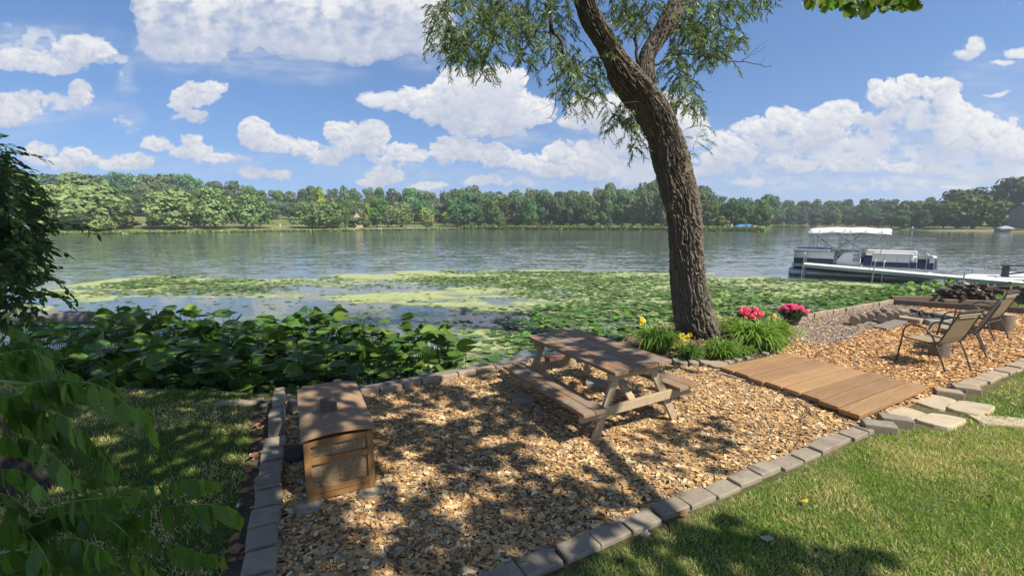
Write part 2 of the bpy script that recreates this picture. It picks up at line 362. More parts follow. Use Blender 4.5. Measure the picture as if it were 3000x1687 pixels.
# ------------------------------------------------------------------ terrain, lake, lawn, chip beds
ZW = -.35
LAND = [(-40,-30),(60,-30),(60,21),(30,18.6),(21,17.2),(17.5,15.9),(14,14.5),(11.2,13.2),(10.45,12.5),(6.5,10.28),(5.6,9.95),(4,9.75),(3,9.5),(2.3,8.9),(1.95,8.2),(1.08,7.64),(.56,7.48),(-.16,7.08),(-.62,6.79),(-1.06,6.5),(-1.48,6.15),(-1.94,5.86),(-2.57,5.74),(-3.3,5.72),(-4,5.85),(-6,6.0),(-9,6.6),(-14,7.5),(-40,9)]
m = N('lawn soil'); a = m.noise(1.1, 5); b = m.noise(30, 5, .7)
c = m.mix(m.rng(a, .38, .62), (.075, .105, .03), (.15, .14, .06)); c = m.mix(m.rng(b, .4, .7), c, (.05, .045, .022))
m.done(m.pbr(c, .95, m.bump(b, .8, .02), 0, .1))
tag(MB().prism(LAND, -1.6, -.012).build('lawn_ground', MATS['lawn soil']), kind='structure')
# far terrain: lake bed, far shores and hills, one sheet to the horizon
SHORE = [(-600,683),(0,684),(200,683),(500,680),(700,677.5),(1000,674.5),(1350,671),(1700,672.5),(1990,674.5),(2060,676),(2225,676.5),(2245,666),(2500,667),(2600,673),(2720,676),(2900,678),(3000,686),(3200,700),(3600,712)]
SX = np.array([s[0] for s in SHORE]); SY = np.array([(HCAM-ZW)*FPX/(s[1]-650) for s in SHORE])
def shore_y(px): return np.interp(px, SX, SY)
def slope(px): return np.interp(px, [-600,300,700,1100,1500,2000,2300,2700,3000,3600], [.10,.085,.07,.035,.035,.04,.02,.03,.03,.03])
def terr(X, Y):
    Ys = np.maximum(Y, 1.); px = CXP+FPX*X/(Ys*1.0102); px = np.clip(px, -2500, 5500)
    d = Y - shore_y(px)
    base = .25 + np.clip(d, 0, 130)*slope(px) + 1.5*fbm(X/60, Y/60, 3, 5)*sstep(5, 60, d)
    z = ZW + np.where(d > 0, base*sstep(0, 3, d)+.0, -1.2*sstep(0, 4, -d)-.05)
    return np.where(Y < 40, ZW-1.1, z)
m = N('far grass'); a = m.noise(.12, 5, .6); b = m.noise(1.2, 5, .7)
c = m.mix(m.rng(a, .4, .62), (.11, .15, .045), (.25, .22, .10)); c = m.mix(m.rng(b, .4, .7, 0, .6), c, (.07, .09, .03)); m.done(m.pbr(c, .95, None, 0, .1))
xs = np.concatenate([np.linspace(-1500, -320, 12), np.linspace(-300, 300, 241), np.linspace(320, 1500, 12)])
ys = np.concatenate([np.linspace(-400, 30, 6), np.linspace(45, 330, 191), np.linspace(340, 2500, 26)])
tag(link('terrain', grid_mesh('terrain', xs, ys, terr), MATS['far grass']), kind='structure')
# lake
m = N('lake water'); g = m.n('ShaderNodeNewGeometry').outputs['Position']
w1 = m.noise(1.1, 3, .6, m.map((1, 2.3, 1), g), .3); w2 = m.noise(4.5, 4, .65, m.map((1, 2.0, 1), g), .2); w3 = m.noise(17, 3, .6, m.map((1, 1.6, 1), g))
calm = m.rng(m.noise(.045, 3, .5, m.map((.4, 1.5, 1), g)), .38, .62, .45, 1.1)
w0 = m.noise(.22, 3, .55, m.map((1, 2.6, 1), g), .5)
h = m.math('ADD', m.math('ADD', m.math('MULTIPLY_ADD', w0, 5., m.math('MULTIPLY', w1, 1.2)), m.math('MULTIPLY', w2, .45)), m.math('MULTIPLY', w3, .12)); h = m.math('MULTIPLY', h, calm)
bm_ = m.n('ShaderNodeBump'); bm_.inputs['Distance'].default_value = .20; m.put(bm_.inputs['Height'], h)
sep = m.n('ShaderNodeSeparateXYZ'); m.put(sep.inputs[0], g)
# open water is rippled by the breeze, the water among the lily pads by the bank lies still
m.put(bm_.inputs['Strength'], m.rng(sep.outputs[1], 17, 26, .06, 1.0))
def ncol(scale, det, st):
    x = m.n('ShaderNodeTexNoise'); m.put(x.inputs['Vector'], m.map(st, g)); x.inputs['Scale'].default_value = scale; x.inputs['Detail'].default_value = det; x.inputs['Roughness'].default_value = .6; return x.outputs['Color']
def vm(op, a, b, k=None):
    x = m.n('ShaderNodeVectorMath', operation=op); m.put(x.inputs[0], a)
    if isinstance(b, tuple): x.inputs[1].default_value = b
    elif b is not None: m.put(x.inputs[1], b)
    if k is not None: m.put(x.inputs['Scale'], k)
    return x.outputs[0]
wv_ = vm('ADD', vm('SCALE', vm('SUBTRACT', ncol(3.2, 3, (1, 1.7, 1)), (.5, .5, .5)), None, 1.0), vm('SCALE', vm('SUBTRACT', ncol(.55, 4, (1, 2.2, 1)), (.5, .5, .5)), None, .9))
wind = m.rng(m.noise(.05, 4, .6, m.map((.35, 1.6, 1), g), .6), .36, .62, .35, 1.15)
amt = m.math('MULTIPLY', m.math('MULTIPLY', m.rng(sep.outputs[1], 16, 27, .03, .23), wind), 1.0)
wn_ = vm('NORMALIZE', vm('ADD', vm('MULTIPLY', vm('SCALE', wv_, None, amt), (1, 1, 0)), (0, 0, 1)), None)
sh = m.pbr((.092, .118, .108), .06, wn_, 0, .5, IOR=1.333); m.done(sh)
xs = np.concatenate([[-1500, -300], np.linspace(-40, 60, 41), [300, 1500]]); ys = np.concatenate([[5.5], np.linspace(8, 60, 27), [120, 300, 420]])
tag(link('lake_water', grid_mesh('lake_water', xs, ys, lambda X, Y: X*0+ZW), MATS['lake water']), kind='structure')

# pads and algae: where they grow, in photo pixels turned into places on the water
def blobs(px, py, L):
    v = np.zeros_like(px)
    for (cx, cy, rx, ry, w) in L: v = np.maximum(v, w*sstep(1.3, .55, np.sqrt(((px-cx)/rx)**2+((py-cy)/ry)**2)))
    return v
PADB = [(560,840,320,26,.9),(420,852,170,16,.7),(250,862,120,10,.5),(900,824,180,10,.35),(1120,838,150,16,.30),(1250,822,160,14,.35),(1600,822,420,26,1.),(1800,850,330,40,.8),(2000,880,300,60,1.),(1800,930,330,60,1.1),(1620,985,150,60,1.1),(1530,925,80,26,.6),(1400,1010,120,50,.42),(1330,960,80,30,.22),(1700,990,300,50,1.),(2250,842,260,26,.6),(2420,880,340,30,.95),(2560,865,180,26,1.0),(2150,930,200,30,.9),(1150,930,250,20,.12),(700,880,500,30,.07),(1050,900,400,40,.10),(1450,1045,220,30,.9),(2350,905,180,16,.9),(300,905,300,20,.10),(1250,1090,200,30,.7)]
ALGB = [(480,832,330,24,.80),(260,866,220,12,.75),(700,868,380,12,.42),(900,830,260,12,.5),(1150,870,230,24,.62),(1300,888,140,14,.8),(1380,812,420,16,.85),(1750,820,420,22,.95),(1900,850,330,34,.8),(1850,880,300,30,.5),(2150,845,240,34,1.),(2350,850,300,26,1.1),(2000,900,250,40,.6),(1500,905,200,20,.5),(2050,950,120,50,.6),(1400,1000,160,40,.55),(60,905,150,14,.6),(1000,930,420,40,.26),(500,905,400,26,.16),(1480,860,300,18,.5),(1250,1040,200,50,.5),(140,852,140,8,.6)]
def pad_density(X, Y): px, py = toP(X, Y, ZW+0*X); n = fbm(X/2.4, Y/1.5, 4, 210); return blobs(px+n*90, py+n*18, PADB)*np.clip(1+n*1.3, 0, 1.6)
def alg_density(X, Y): px, py = toP(X, Y, ZW+0*X); n = fbm(X/3.1, Y/1.3, 4, 230); return blobs(px+n*120, py+n*24, ALGB)*np.clip(.95+n*.9+.9*fbm(X/.9, Y/.42, 4, 260), 0, 1.5)
m = N('algae'); c = m.attr(); s_ = m.n('ShaderNodeSeparateColor'); m.put(s_.inputs[0], c); g = m.n('ShaderNodeNewGeometry').outputs['Position']
n1 = m.noise(4.4, 10, .80, m.map((1, 1.8, 1), g), .4); n2 = m.noise(16, 5, .7, g)
al = m.math('MULTIPLY_ADD', n1, 1.5, -.85); al = m.math('ADD', al, m.math('MULTIPLY', s_.outputs[0], 1.05)); al = m.rng(m.math('ADD', al, m.math('MULTIPLY', n2, .45)), .38, .66, 0, .9)
cc = m.mix(m.rng(n1, .35, .65), (.28, .33, .13), (.42, .46, .24)); cc = m.mix(m.rng(n2, .5, .7, 0, .5), cc, (.13, .17, .05))
pb = m.pbr(cc, .8, m.bump(n2, .4, .01), 0, .2); tr = m.n('ShaderNodeBsdfTransparent'); x = m.n('ShaderNodeMixShader'); m.put(x.inputs[0], al); m.t.links.new(tr.outputs[0], x.inputs[1]); m.t.links.new(pb, x.inputs[2]); m.done(x.outputs[0])
xs = np.arange(-18, 22, .16); ys = np.arange(6.2, 30, .14)
def acol(X, Y):
    d = alg_density(X, Y); return np.stack([np.clip(d, 0, 1.4), d*0, d*0], -1)
tag(link('algae_film', grid_mesh('algae_film', xs, ys, lambda X, Y: X*0+ZW+.004, acol, lambda X, Y: (alg_density(X, Y) > .03) & ~inpoly(X, Y, LAND)), MATS['algae']), 'pale green film of algae floating between the lily pads near the bank', 'algae', kind='stuff')

leaf = leafmat('water leaf', rough=.48, trans=.25, spec=.32)
def disc(n=10, notch=.35, cup=.0, ov=.88):       # lily leaf outline with its cleft, a fan of triangles
    a = np.linspace(notch, 2*np.pi-notch, n); V = [(0, 0, 0)]+[(math.cos(q)*(1+.12*math.cos(q)), math.sin(q)*ov, cup*(.6+.4*math.sin(3*q))) for q in a]
    return np.array(V), np.array([(0, i, i+1) for i in range(1, n)])
def greens(n, base, var=.35, alt=None, p=.1):
    c = np.array(base)[None]*(1+(rng.random((n, 1))-.5)*2*var)*(1+(rng.random((n, 3))-.5)*.25)
    if alt is not None: k = rng.random(n) < p; c[k] = np.array(alt)*(1+(rng.random((k.sum(), 1))-.5)*.5)
    return c
def upish(n, tilt):
    a = rng.random(n)*2*np.pi; t = np.abs(rng.normal(0, 1, n))*tilt; return np.stack([np.sin(t)*np.cos(a), np.sin(t)*np.sin(a), np.cos(t)], 1)
def anyd(n): a = rng.random(n)*2*np.pi; return np.stack([np.cos(a), np.sin(a), 0*a], 1)
# floating pads
PX_, PY_ = rng.random(240000)*38-17, 6.6+rng.random(240000)*22.5
dd = pad_density(PX_, PY_); k = (rng.random(len(dd))*1.15 < dd**1.3*.30) & ~inpoly(PX_, PY_, LAND); PX_, PY_ = PX_[k], PY_[k]
n = len(PX_); T, TF = disc(9, .3, .06)
tl = np.where(rng.random(n) < .45, .35, .08); nn = upish(n, 1.)*np.array([1, 1, 1]); nn[:, :2] *= tl[:, None]; nn[:, 2] = 1
nn[:, 2] = 1; nn /= np.linalg.norm(nn, axis=1, keepdims=True)
near = np.clip((PY_-7)/8, 0, 1)[:, None]
S = (.050+rng.random(n)**1.5*.080)*(1+.0*near[:, 0]); Pp = np.stack([PX_, PY_, ZW+.012+rng.random(n)*.05*(tl > .2)], 1)
Cc = greens(n, (.095, .175, .045), .38, (.26, .31, .10), .25)
kk = rng.random(n) < .012; Cc[kk] = (.20, .13, .05)
v, f, c = scatter(T, TF, Pp, frames(anyd(n), nn), S, Cc)
tag(link('lily_pads', npmesh('lily_pads', v, f, 3, c), leaf), 'thousands of flat green lily pads floating on the lake near the bank', 'lily pads', kind='stuff')

# tall pond lilies standing out of the water: leaf plus stem
def lily_bed(name, px_poly, z, dens, hmin, hmax, smin, smax, base, label, alt=(.14, .22, .03), tiltm=.85, stems=True, mat=leaf):
    poly = [tuple(G(x, y, ZW)[:2]) for x, y in px_poly]; n0 = int(area(poly)*dens); x, y = rnd_in(poly, n0)
    k = ~inpoly(x, y, LAND); x, y = x[k], y[k]; n = len(x)
    h = hmin+(hmax-hmin)*rng.random(n)**1.1; s = smin+(smax-smin)*rng.random(n)
    P = np.stack([x, y, ZW+h], 1)+rng.normal(0, .03, (n, 3)); T, TF = disc(13, .28, 0.0, .86)
    # folded along the middle, rim gently waved
    T[:, 1] *= 1-.38*np.clip(T[:, 0], 0, 1)**2; T[:, 0] = np.where(T[:, 0] > 0, T[:, 0]*1.15, T[:, 0])
    T[:, 2] = .34*np.abs(T[:, 1])**1.3 - .12*T[:, 0]**2
    nn = upish(n, tiltm); d = anyd(n); C = greens(n, base, .35, alt, .16)
    S = np.stack([s, s, s*(.2+1.6*rng.random(n)-.5)], 1)
    parts = [scatter(T, TF, P, frames(d, nn), S, C)]
    if stems:
        B = np.stack([x+rng.normal(0, .10, n), y+rng.normal(0, .10, n), np.full(n, ZW-.05)], 1); q = P-B; L = np.linalg.norm(q, axis=1)
        st = np.array([(0, -.5, 0), (1, -.35, 0), (1, .35, 0), (0, .5, 0), (0, 0, .6), (1, 0, .4)]); sf = np.array([(0, 1, 2), (0, 2, 3), (0, 1, 5), (0, 5, 4)])
        parts.append(scatter(st, sf, B, frames(q, anyd(n)+1e-3), np.stack([L, np.full(n, .014), np.full(n, .014)], 1), greens(n, (.07, .11, .03), .3)))
    v, f, c = merge(parts); return tag(link(name, npmesh(name, v, f, 3, c), mat), label, 'pond lilies', kind='stuff')
lily_bed('pond_lilies', [(0,1052),(150,1022),(300,992),(390,972),(640,990),(1010,985),(1080,1010),(1330,1030),(1380,1085),(1250,1110),(1060,1150),(900,1172),(820,1190),(350,1195),(0,1170)], ZW, 27, .04, .66, .10, .20, (.070, .140, .022), 'dense bed of tall dark green heart-shaped lily leaves in front of the bank')
lily_bed('pond_lilies', [(60,1060),(1200,1080),(1200,1125),(820,1185),(0,1200)], ZW, 14, .02, .25, .07, .13, (.06, .11, .022), 'low dark lily leaves and stems in the shaded water along the bank')
lily_bed('pond_lilies', [(2560,868),(2640,850),(2800,835),(2960,838),(3000,850),(2900,880),(2640,905),(2560,900)], ZW, 34, .05, .34, .06, .12, (.10, .20, .03), 'bright green clump of leafy water plants between the dock and firewood', alt=(.16, .26, .05))
lily_bed('pond_lilies', [(1560,905),(2050,870),(2560,868),(2640,900),(2200,965),(1980,1000),(1700,1000),(1480,1030)], ZW, 9, .02, .12, .07, .13, (.10, .20, .03), 'slightly raised green lily leaves above the pads by the willow', alt=(.18, .26, .06), tiltm=.45)
# pad belt along the far left shore
n = 15000; px = rng.random(n)*1500-150; yy = shore_y(px)-rng.random(n)**1.5*np.interp(px, [0, 700, 1000, 1500], [13, 11, 10, 3])-.2; xx = (px-CXP)/FPX*1.0102*yy
v, f, c = scatter(*disc(6, .3, .1), np.stack([xx, yy, ZW+.05+rng.random(n)*.35], 1), frames(anyd(n), upish(n, .5)), .18+rng.random(n)*.22, greens(n, (.12, .20, .05), .4, (.30, .38, .12), .4))
tag(link('lily_belt', npmesh('lily_belt', v, f, 3, c), leaf), 'belt of pale green lily pads along the far left shore', 'lily pads', kind='stuff')
n = 9000; px = 1350+rng.random(n)*1000; yy = shore_y(px)+.5-rng.random(n)*3; xx = (px-CXP)/FPX*1.0102*yy
v, f, c = scatter(*disc(6, .3, .1), np.stack([xx, yy, ZW+.05+rng.random(n)**3*1.3], 1), frames(anyd(n), upish(n, .6)), .2+rng.random(n)*.3, greens(n, (.13, .20, .05), .4, (.26, .34, .08), .4))
tag(link('shore_weeds', npmesh('shore_weeds', v, f, 3, c), leaf), 'strip of light green weeds along the water under the far woods', 'weeds', kind='stuff')

# ------------------------------------------------------------------ wood chip beds
BEDA = [(-2.94,5.6),(-1.22,2.0),(-.95,2.12),(-.15,2.6),(3.99,4.85),(4.06,4.93),(3.7,5.42),(3.31,6.13),(3.13,6.6),(2.9,6.72),(2.5,6.8),(1.9,7.2),(1.08,7.42),(.56,7.26),(-.16,6.86),(-.62,6.57),(-1.06,6.28),(-1.48,5.93),(-1.94,5.64),(-2.57,5.54)]
BEDB = [(3.2,6.4),(4.06,4.93),(5.2,5.5),(5.65,5.8),(8.29,7.2),(14.5,10.5),(14.2,11.3),(12.7,11.5),(10.6,12.2),(6.44,10.05),(5.8,9.5),(5.2,8.4),(4.7,7.7),(3.6,6.8)]
m = N('chip bed'); a = m.vor(34, m.map((1, 1.5, 1)), 'F1', 1); d = m.vor(34, m.map((1, 1.5, 1)), 'F1', 0); b = m.noise(3, 4)
s_ = m.n('ShaderNodeSeparateColor'); m.put(s_.inputs[0], a)
c = m.mix(s_.outputs[0], (.28, .17, .085), (.50, .34, .19)); c = m.mix(m.rng(s_.outputs[1], .6, .9), c, (.10, .065, .04)); c = m.mix(m.rng(d, .0, .05, .7, 0), c, (.02, .015, .01))
m.done(m.pbr(c, .9, m.bump(d, .7, .02), 0, .1))
for nm, poly in (('chip_bed', BEDA), ('chip_bed_far', BEDB)):
    tag(MB().prism(poly[::-1], -.1, 0 if nm == 'chip_bed' else .002).build('wood_chip_bed' if nm == 'chip_bed' else 'fire_pit_bed', MATS['chip bed']), kind='structure')
chipm = attrmat('wood chip', .85, .15, 90, .45, .3)
def chip_t():
    V = np.array([(-.5,-.5,0),(.5,-.42,0),(.46,.5,0),(-.42,.44,0),(-.5,-.5,.16),(.5,-.42,.2),(.46,.5,.14),(-.42,.44,.2)]); return V, np.array([(4,5,6,7),(0,1,5,4),(1,2,6,5),(2,3,7,6),(3,0,4,7)])
PAL = np.array([(.70,.44,.20),(.80,.57,.29),(.54,.30,.12),(.42,.27,.14),(.86,.68,.41),(.66,.36,.14),(.24,.15,.085),(.44,.36,.26)])
def chips(poly, dens, l0, l1, w, name, label, pal=PAL, orange=1., flat=.35, zmax=.022):
    x, y = rnd_in(poly, int(area(poly)*dens*.5/ .5)); n = len(x)
    nz = fbm(x*.9, y*.9, 3, 300); wp = np.array(w)[None]*np.ones((n, 1)); wp[:, 3] *= np.clip(1+2*nz, .2, 3); wp[:, 6] *= np.clip(1+2.5*nz, .2, 4)
    cum = np.cumsum(wp/wp.sum(1, keepdims=True), 1); idx = (rng.random((n, 1)) > cum).sum(1).clip(0, len(w)-1)
    C = pal[idx]*(1+(rng.random((n, 1))-.5)*.5)*np.array([1, 1/orange, 1/orange**1.6])
    L = l0+(l1-l0)*rng.random(n)**2.2; S = np.stack([L, L*(.28+.5*rng.random(n)), .012+.018*rng.random(n)], 1)
    P = np.stack([x, y, .003+rng.random(n)*zmax], 1); T, TF = chip_t()
    v, f, c = scatter(T, TF, P, frames(anyd(n)+np.stack([0*x, 0*x, rng.normal(0, .22, n)], 1), upish(n, flat)), S, C)
    return tag(link(name, npmesh(name, v, f, 4, c), chipm), label, 'wood chips', kind='stuff')
chips(BEDA, 3300, .015, .074, (5, 3.2, 3, 4.2, 1.7, 1.2, 3.0, 3.2), 'wood_chips', 'tan wood chips spread under the picnic table')
FARB = BEDB
chips(BEDB, 1500, .03, .07, (5, 5, 3, .6, 4, 3, .5, .8), 'wood_chips', 'bright orange wood chips around the chairs and fire pit', orange=1.12, zmax=.03)
GRAV = [(5.0,8.3),(5.9,9.5),(6.5,10.05),(10.45,12.2),(11.0,12.0),(10.3,11.4),(9.0,10.3),(8.2,9.6),(7.3,9.2),(6.3,8.3),(5.6,7.9)]
chips(GRAV, 4200, .022, .045, (0, 1.2, .0, 3, 2.0, .0, 2, 6), 'old_grey_chips', 'grey weathered chips and gravel behind the fire pit', pal=np.array([(.45,.38,.31),(.52,.44,.38),(.3,.2,.15),(.36,.30,.26),(.66,.59,.52),(.3,.2,.1),(.25,.20,.17),(.46,.40,.36)]), flat=.5, zmax=.045)

# ------------------------------------------------------------------ grass
def grass(poly, dens, h0, h1, w, name, label, avoid=(), tan=.4, base=(.21, .33, .065), seed=400):
    x, y = rnd_in(poly, int(area(poly)*dens)); k = np.ones(len(x), bool)
    for a in avoid: k &= ~inpoly(x, y, a)
    x, y = x[k], y[k]; n = len(x); nz = fbm(x*1.1, y*1.1, 4, seed)+.35*fbm(x*5, y*5, 3, seed+9)
    t = (rng.random(n) < np.clip(tan+1.5*nz, .04, .9)); C = greens(n, base, .4); C[t] = np.array((.58, .52, .25))*(1+(rng.random((t.sum(), 1))-.5)*.6)
    h = (h0+(h1-h0)*rng.random(n))*np.clip(1+.8*fbm(x*2.2, y*2.2, 3, seed+20), .4, 1.8)
    T = np.array([(0, -.5, 0), (0, .5, 0), (.55, .38, .10), (.55, -.38, .10), (1, .05, .32), (1, -.05, .32)]); TF = np.array([(0, 1, 2, 3), (3, 2, 4, 5)])
    d = anyd(n)*(.25+.9*rng.random((n, 1))); d[:, 2] = 1; s = anyd(n)
    v, f, c = scatter(T, TF, np.stack([x, y, np.full(n, -.012)], 1), frames(d, s), np.stack([h, w*(.7+.6*rng.random(n)), h], 1), C)
    return tag(link(name, npmesh(name, v, f, 4, c), MATS['grass blade']), label, 'grass', kind='stuff')
leafmat('grass blade', rough=.6, trans=.3, spec=.25)
SLABZ = [[tuple(G(2100+a*.33, 1020+b*.33, .03)[:2]) for a, b in s] for s in (
 [(1700,445),(1850,385),(2150,440),(2010,540)], [(2010,520),(2150,450),(2500,500),(2370,600)], [(1440,540),(1600,485),(1900,570),(1740,630)], [(1730,625),(1900,560),(2240,615),(2080,705)])]
grass([(-.02,2.35),(.3,2.6),(4.08,4.66),(4.6,4.6),(7,5.0),(5.5,2.4),(1.2,1.7)], 8500, .02, .05, .0045, 'lawn_grass', 'sunny green and straw coloured lawn grass beside the paver edging', SLABZ)
grass([(4.6,4.6),(5.6,5.35),(8.45,7.05),(14.4,10.3),(20,12),(12,4.5),(7,2.6),(5.5,2.4),(7,5.0)], 2300, .03, .06, .009, 'lawn_grass', 'green lawn grass at the right beyond the stepping slabs', SLABZ, tan=.25)
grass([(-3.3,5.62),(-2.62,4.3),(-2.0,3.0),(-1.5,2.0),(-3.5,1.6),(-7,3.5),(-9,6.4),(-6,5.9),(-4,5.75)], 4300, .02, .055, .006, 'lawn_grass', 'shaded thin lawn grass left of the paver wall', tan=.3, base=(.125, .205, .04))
grass([(10.8,12.3),(13,11.5),(15,10.9),(30,13),(40,18),(30,18.4),(21,17),(17.5,15.7),(14,14.3),(11.4,13.1)], 420, .05, .12, .03, 'lawn_grass', 'bright grass behind the timber wall and firewood', tan=.2, base=(.14, .25, .05))
# ------------------------------------------------------------------ trees across the lake
crownm = leafmat('tree crown', rough=.7, trans=.12, spec=.12, objcol=True, tr_tint=(1.2, 1.3, .5))
farbark = simple('far bark', (.10, .08, .06), (.20, .17, .13), 3, .9, .2)
SKYL = np.array([(-400,520),(0,508),(200,505),(350,497),(480,503),(560,505),(620,520),(700,528),(760,545),(850,552),(950,540),(1030,543),(1150,545),(1250,548),(1330,556),(1390,540),(1450,556),(1550,548),(1640,552),(1700,556),(1780,538),(1850,545),(1910,520),(2000,530),(2060,545),(2110,572),(2150,566),(2190,582),(2232,566),(2280,582),(2350,584),(2450,578),(2600,577),(2680,582),(2720,562),(2800,545),(2870,532),(2910,521),(2950,540),(3000,562),(3400,560)])
def crown_mesh(name, kind, seed, n=2600):
    r = np.random.default_rng(seed); L = []
    if kind == 'oak':
        for i in range(22):
            a = r.random()*6.28; h = r.random(); rad = (.36*(1-abs(h-.45)**2*1.9))*(.45+.55*r.random()); L.append((rad*math.cos(a), rad*math.sin(a), .16+.70*h, .13+.09*r.random(), .09+.07*r.random()))
        L.append((0, 0, .48, .32, .36))
    elif kind == 'willow':
        for i in range(20):
            a = r.random()*6.28; h = r.random()**.8; rad = .40*math.sqrt(max(0, 1-h*h*.9))*(.45+.55*r.random()); L.append((rad*math.cos(a), rad*math.sin(a), .25+.58*h, .11+.08*r.random(), .09+.09*r.random()))
        L.append((0, 0, .45, .34, .32))
    elif kind == 'cone':
        for i in range(26):
            h = i/25; a = i*2.4; rad = .34*(1-h)*.8; L.append((rad*math.cos(a), rad*math.sin(a), .12+.80*h, .06+.16*(1-h), .07+.05*(1-h)))
    else:
        for i in range(10):
            a = r.random()*6.28; h = r.random(); rad = .26*math.sin(math.pi*(.1+.8*h)); L.append((rad*math.cos(a), rad*math.sin(a), .25+.6*h, .15, .13))
    L = np.array(L); w = L[:, 3]*L[:, 4]; w = w/w.sum(); i = r.choice(len(L), n, p=w)
    q = r.normal(0, 1, (n, 3)); q /= np.linalg.norm(q, axis=1, keepdims=True); rr = 1-.35*r.random(n)**2
    P = L[i, :3]+q*np.stack([L[i, 3], L[i, 3], L[i, 4]], 1)*rr[:, None]
    if kind == 'willow': P[:, 2] -= .10*r.random(n)*(q[:, 2] < .2)
    P[:, 2] = np.maximum(P[:, 2], .04)
    nn = q+r.normal(0, .30, (n, 3)); nn[:, 2] += .12 if kind == 'willow' else .3; nn /= np.linalg.norm(nn, axis=1, keepdims=True)
    d = r.normal(0, 1, (n, 3)); d -= nn*(d*nn).sum(1, keepdims=True)
    if kind == 'willow': d = d*.5+np.array([0, 0, -1]); d -= nn*(d*nn).sum(1, keepdims=True)*.7
    T = np.array([(-.5, -.25, 0), (.1, -.5, .12), (.55, .05, 0), (-.05, .5, -.1)]); TF = np.array([(0, 1, 2, 3)])
    S = (.030+.042*r.random(n))*(1.15 if kind != 'small' else 1.6)
    C = np.ones((n, 3))*(.78+.44*r.random((n, 1)))*(1+.2*(r.random((n, 3))-.5)); C *= (.80+.40*r.random(len(L)))[i][:, None]
    v, f, c = scatter(T, TF, P, frames(d, nn), S, C); return npmesh(name, v, f, 4, c)
def trunk_mesh(seed, top=.55, r0=.022):
    r = random.Random(seed); m = MB(); b = [(0, 0, -.03), (r.uniform(-.01, .01), 0, .12), (r.uniform(-.02, .02), r.uniform(-.02, .02), .3), (r.uniform(-.03, .03), 0, top)]; m.tube(b, [r0*1.4, r0, r0*.8, r0*.3], 6)
    for k in range(4): a = r.random()*6.28; m.tube([b[2], (.10*math.cos(a), .10*math.sin(a), .42), (.2*math.cos(a), .2*math.sin(a), .6)], [r0*.6, r0*.4, r0*.15], 5)
    return m.mesh('trunk')
CROWNS = {k: [crown_mesh('crown', k, 31*i+len(k)) for i in range({'oak': 5, 'willow': 4, 'cone': 1, 'small': 2}[k])] for k in ('oak', 'willow', 'cone', 'small')}
for L_ in CROWNS.values():
    for me in L_: me.materials.append(crownm)
TR = [trunk_mesh(i) for i in range(3)]
for me in TR: me.materials.append(farbark)
TREEP = []
def far_tree(px, d, top, wpx, kind, colr, name, label, group=None, sx=1., ybase=None):
    Y = float(shore_y(px))+d; X = (px-CXP)/FPX*1.0102*Y; z = float(terr(np.array([[X]]), np.array([[Y]]))[0, 0])
    zt = D(px, top, Y).z; H = max(zt-z, 1.0)/.97; W = wpx/FPX*Y/.95
    t = empty(name, (X, Y, z-.1), random.random()*6.28, label=label, cat='shrub' if 'shrub' in name or 'bush' in name else 'tree', group=group); t.scale = (W, W, H)
    c = bpy.data.objects.new('crown', random.choice(CROWNS[kind])); COL.objects.link(c); c.parent = t; c.color = (*colr, 1)
    k = bpy.data.objects.new('trunk', random.choice(TR)); COL.objects.link(k); k.parent = t
    TREEP.append((px, d)); return t
WIL = (.235, .30, .095); WIL2 = (.185, .255, .09); OAK = (.095, .15, .06); OAK2 = (.12, .18, .075); YEL = (.24, .29, .035)
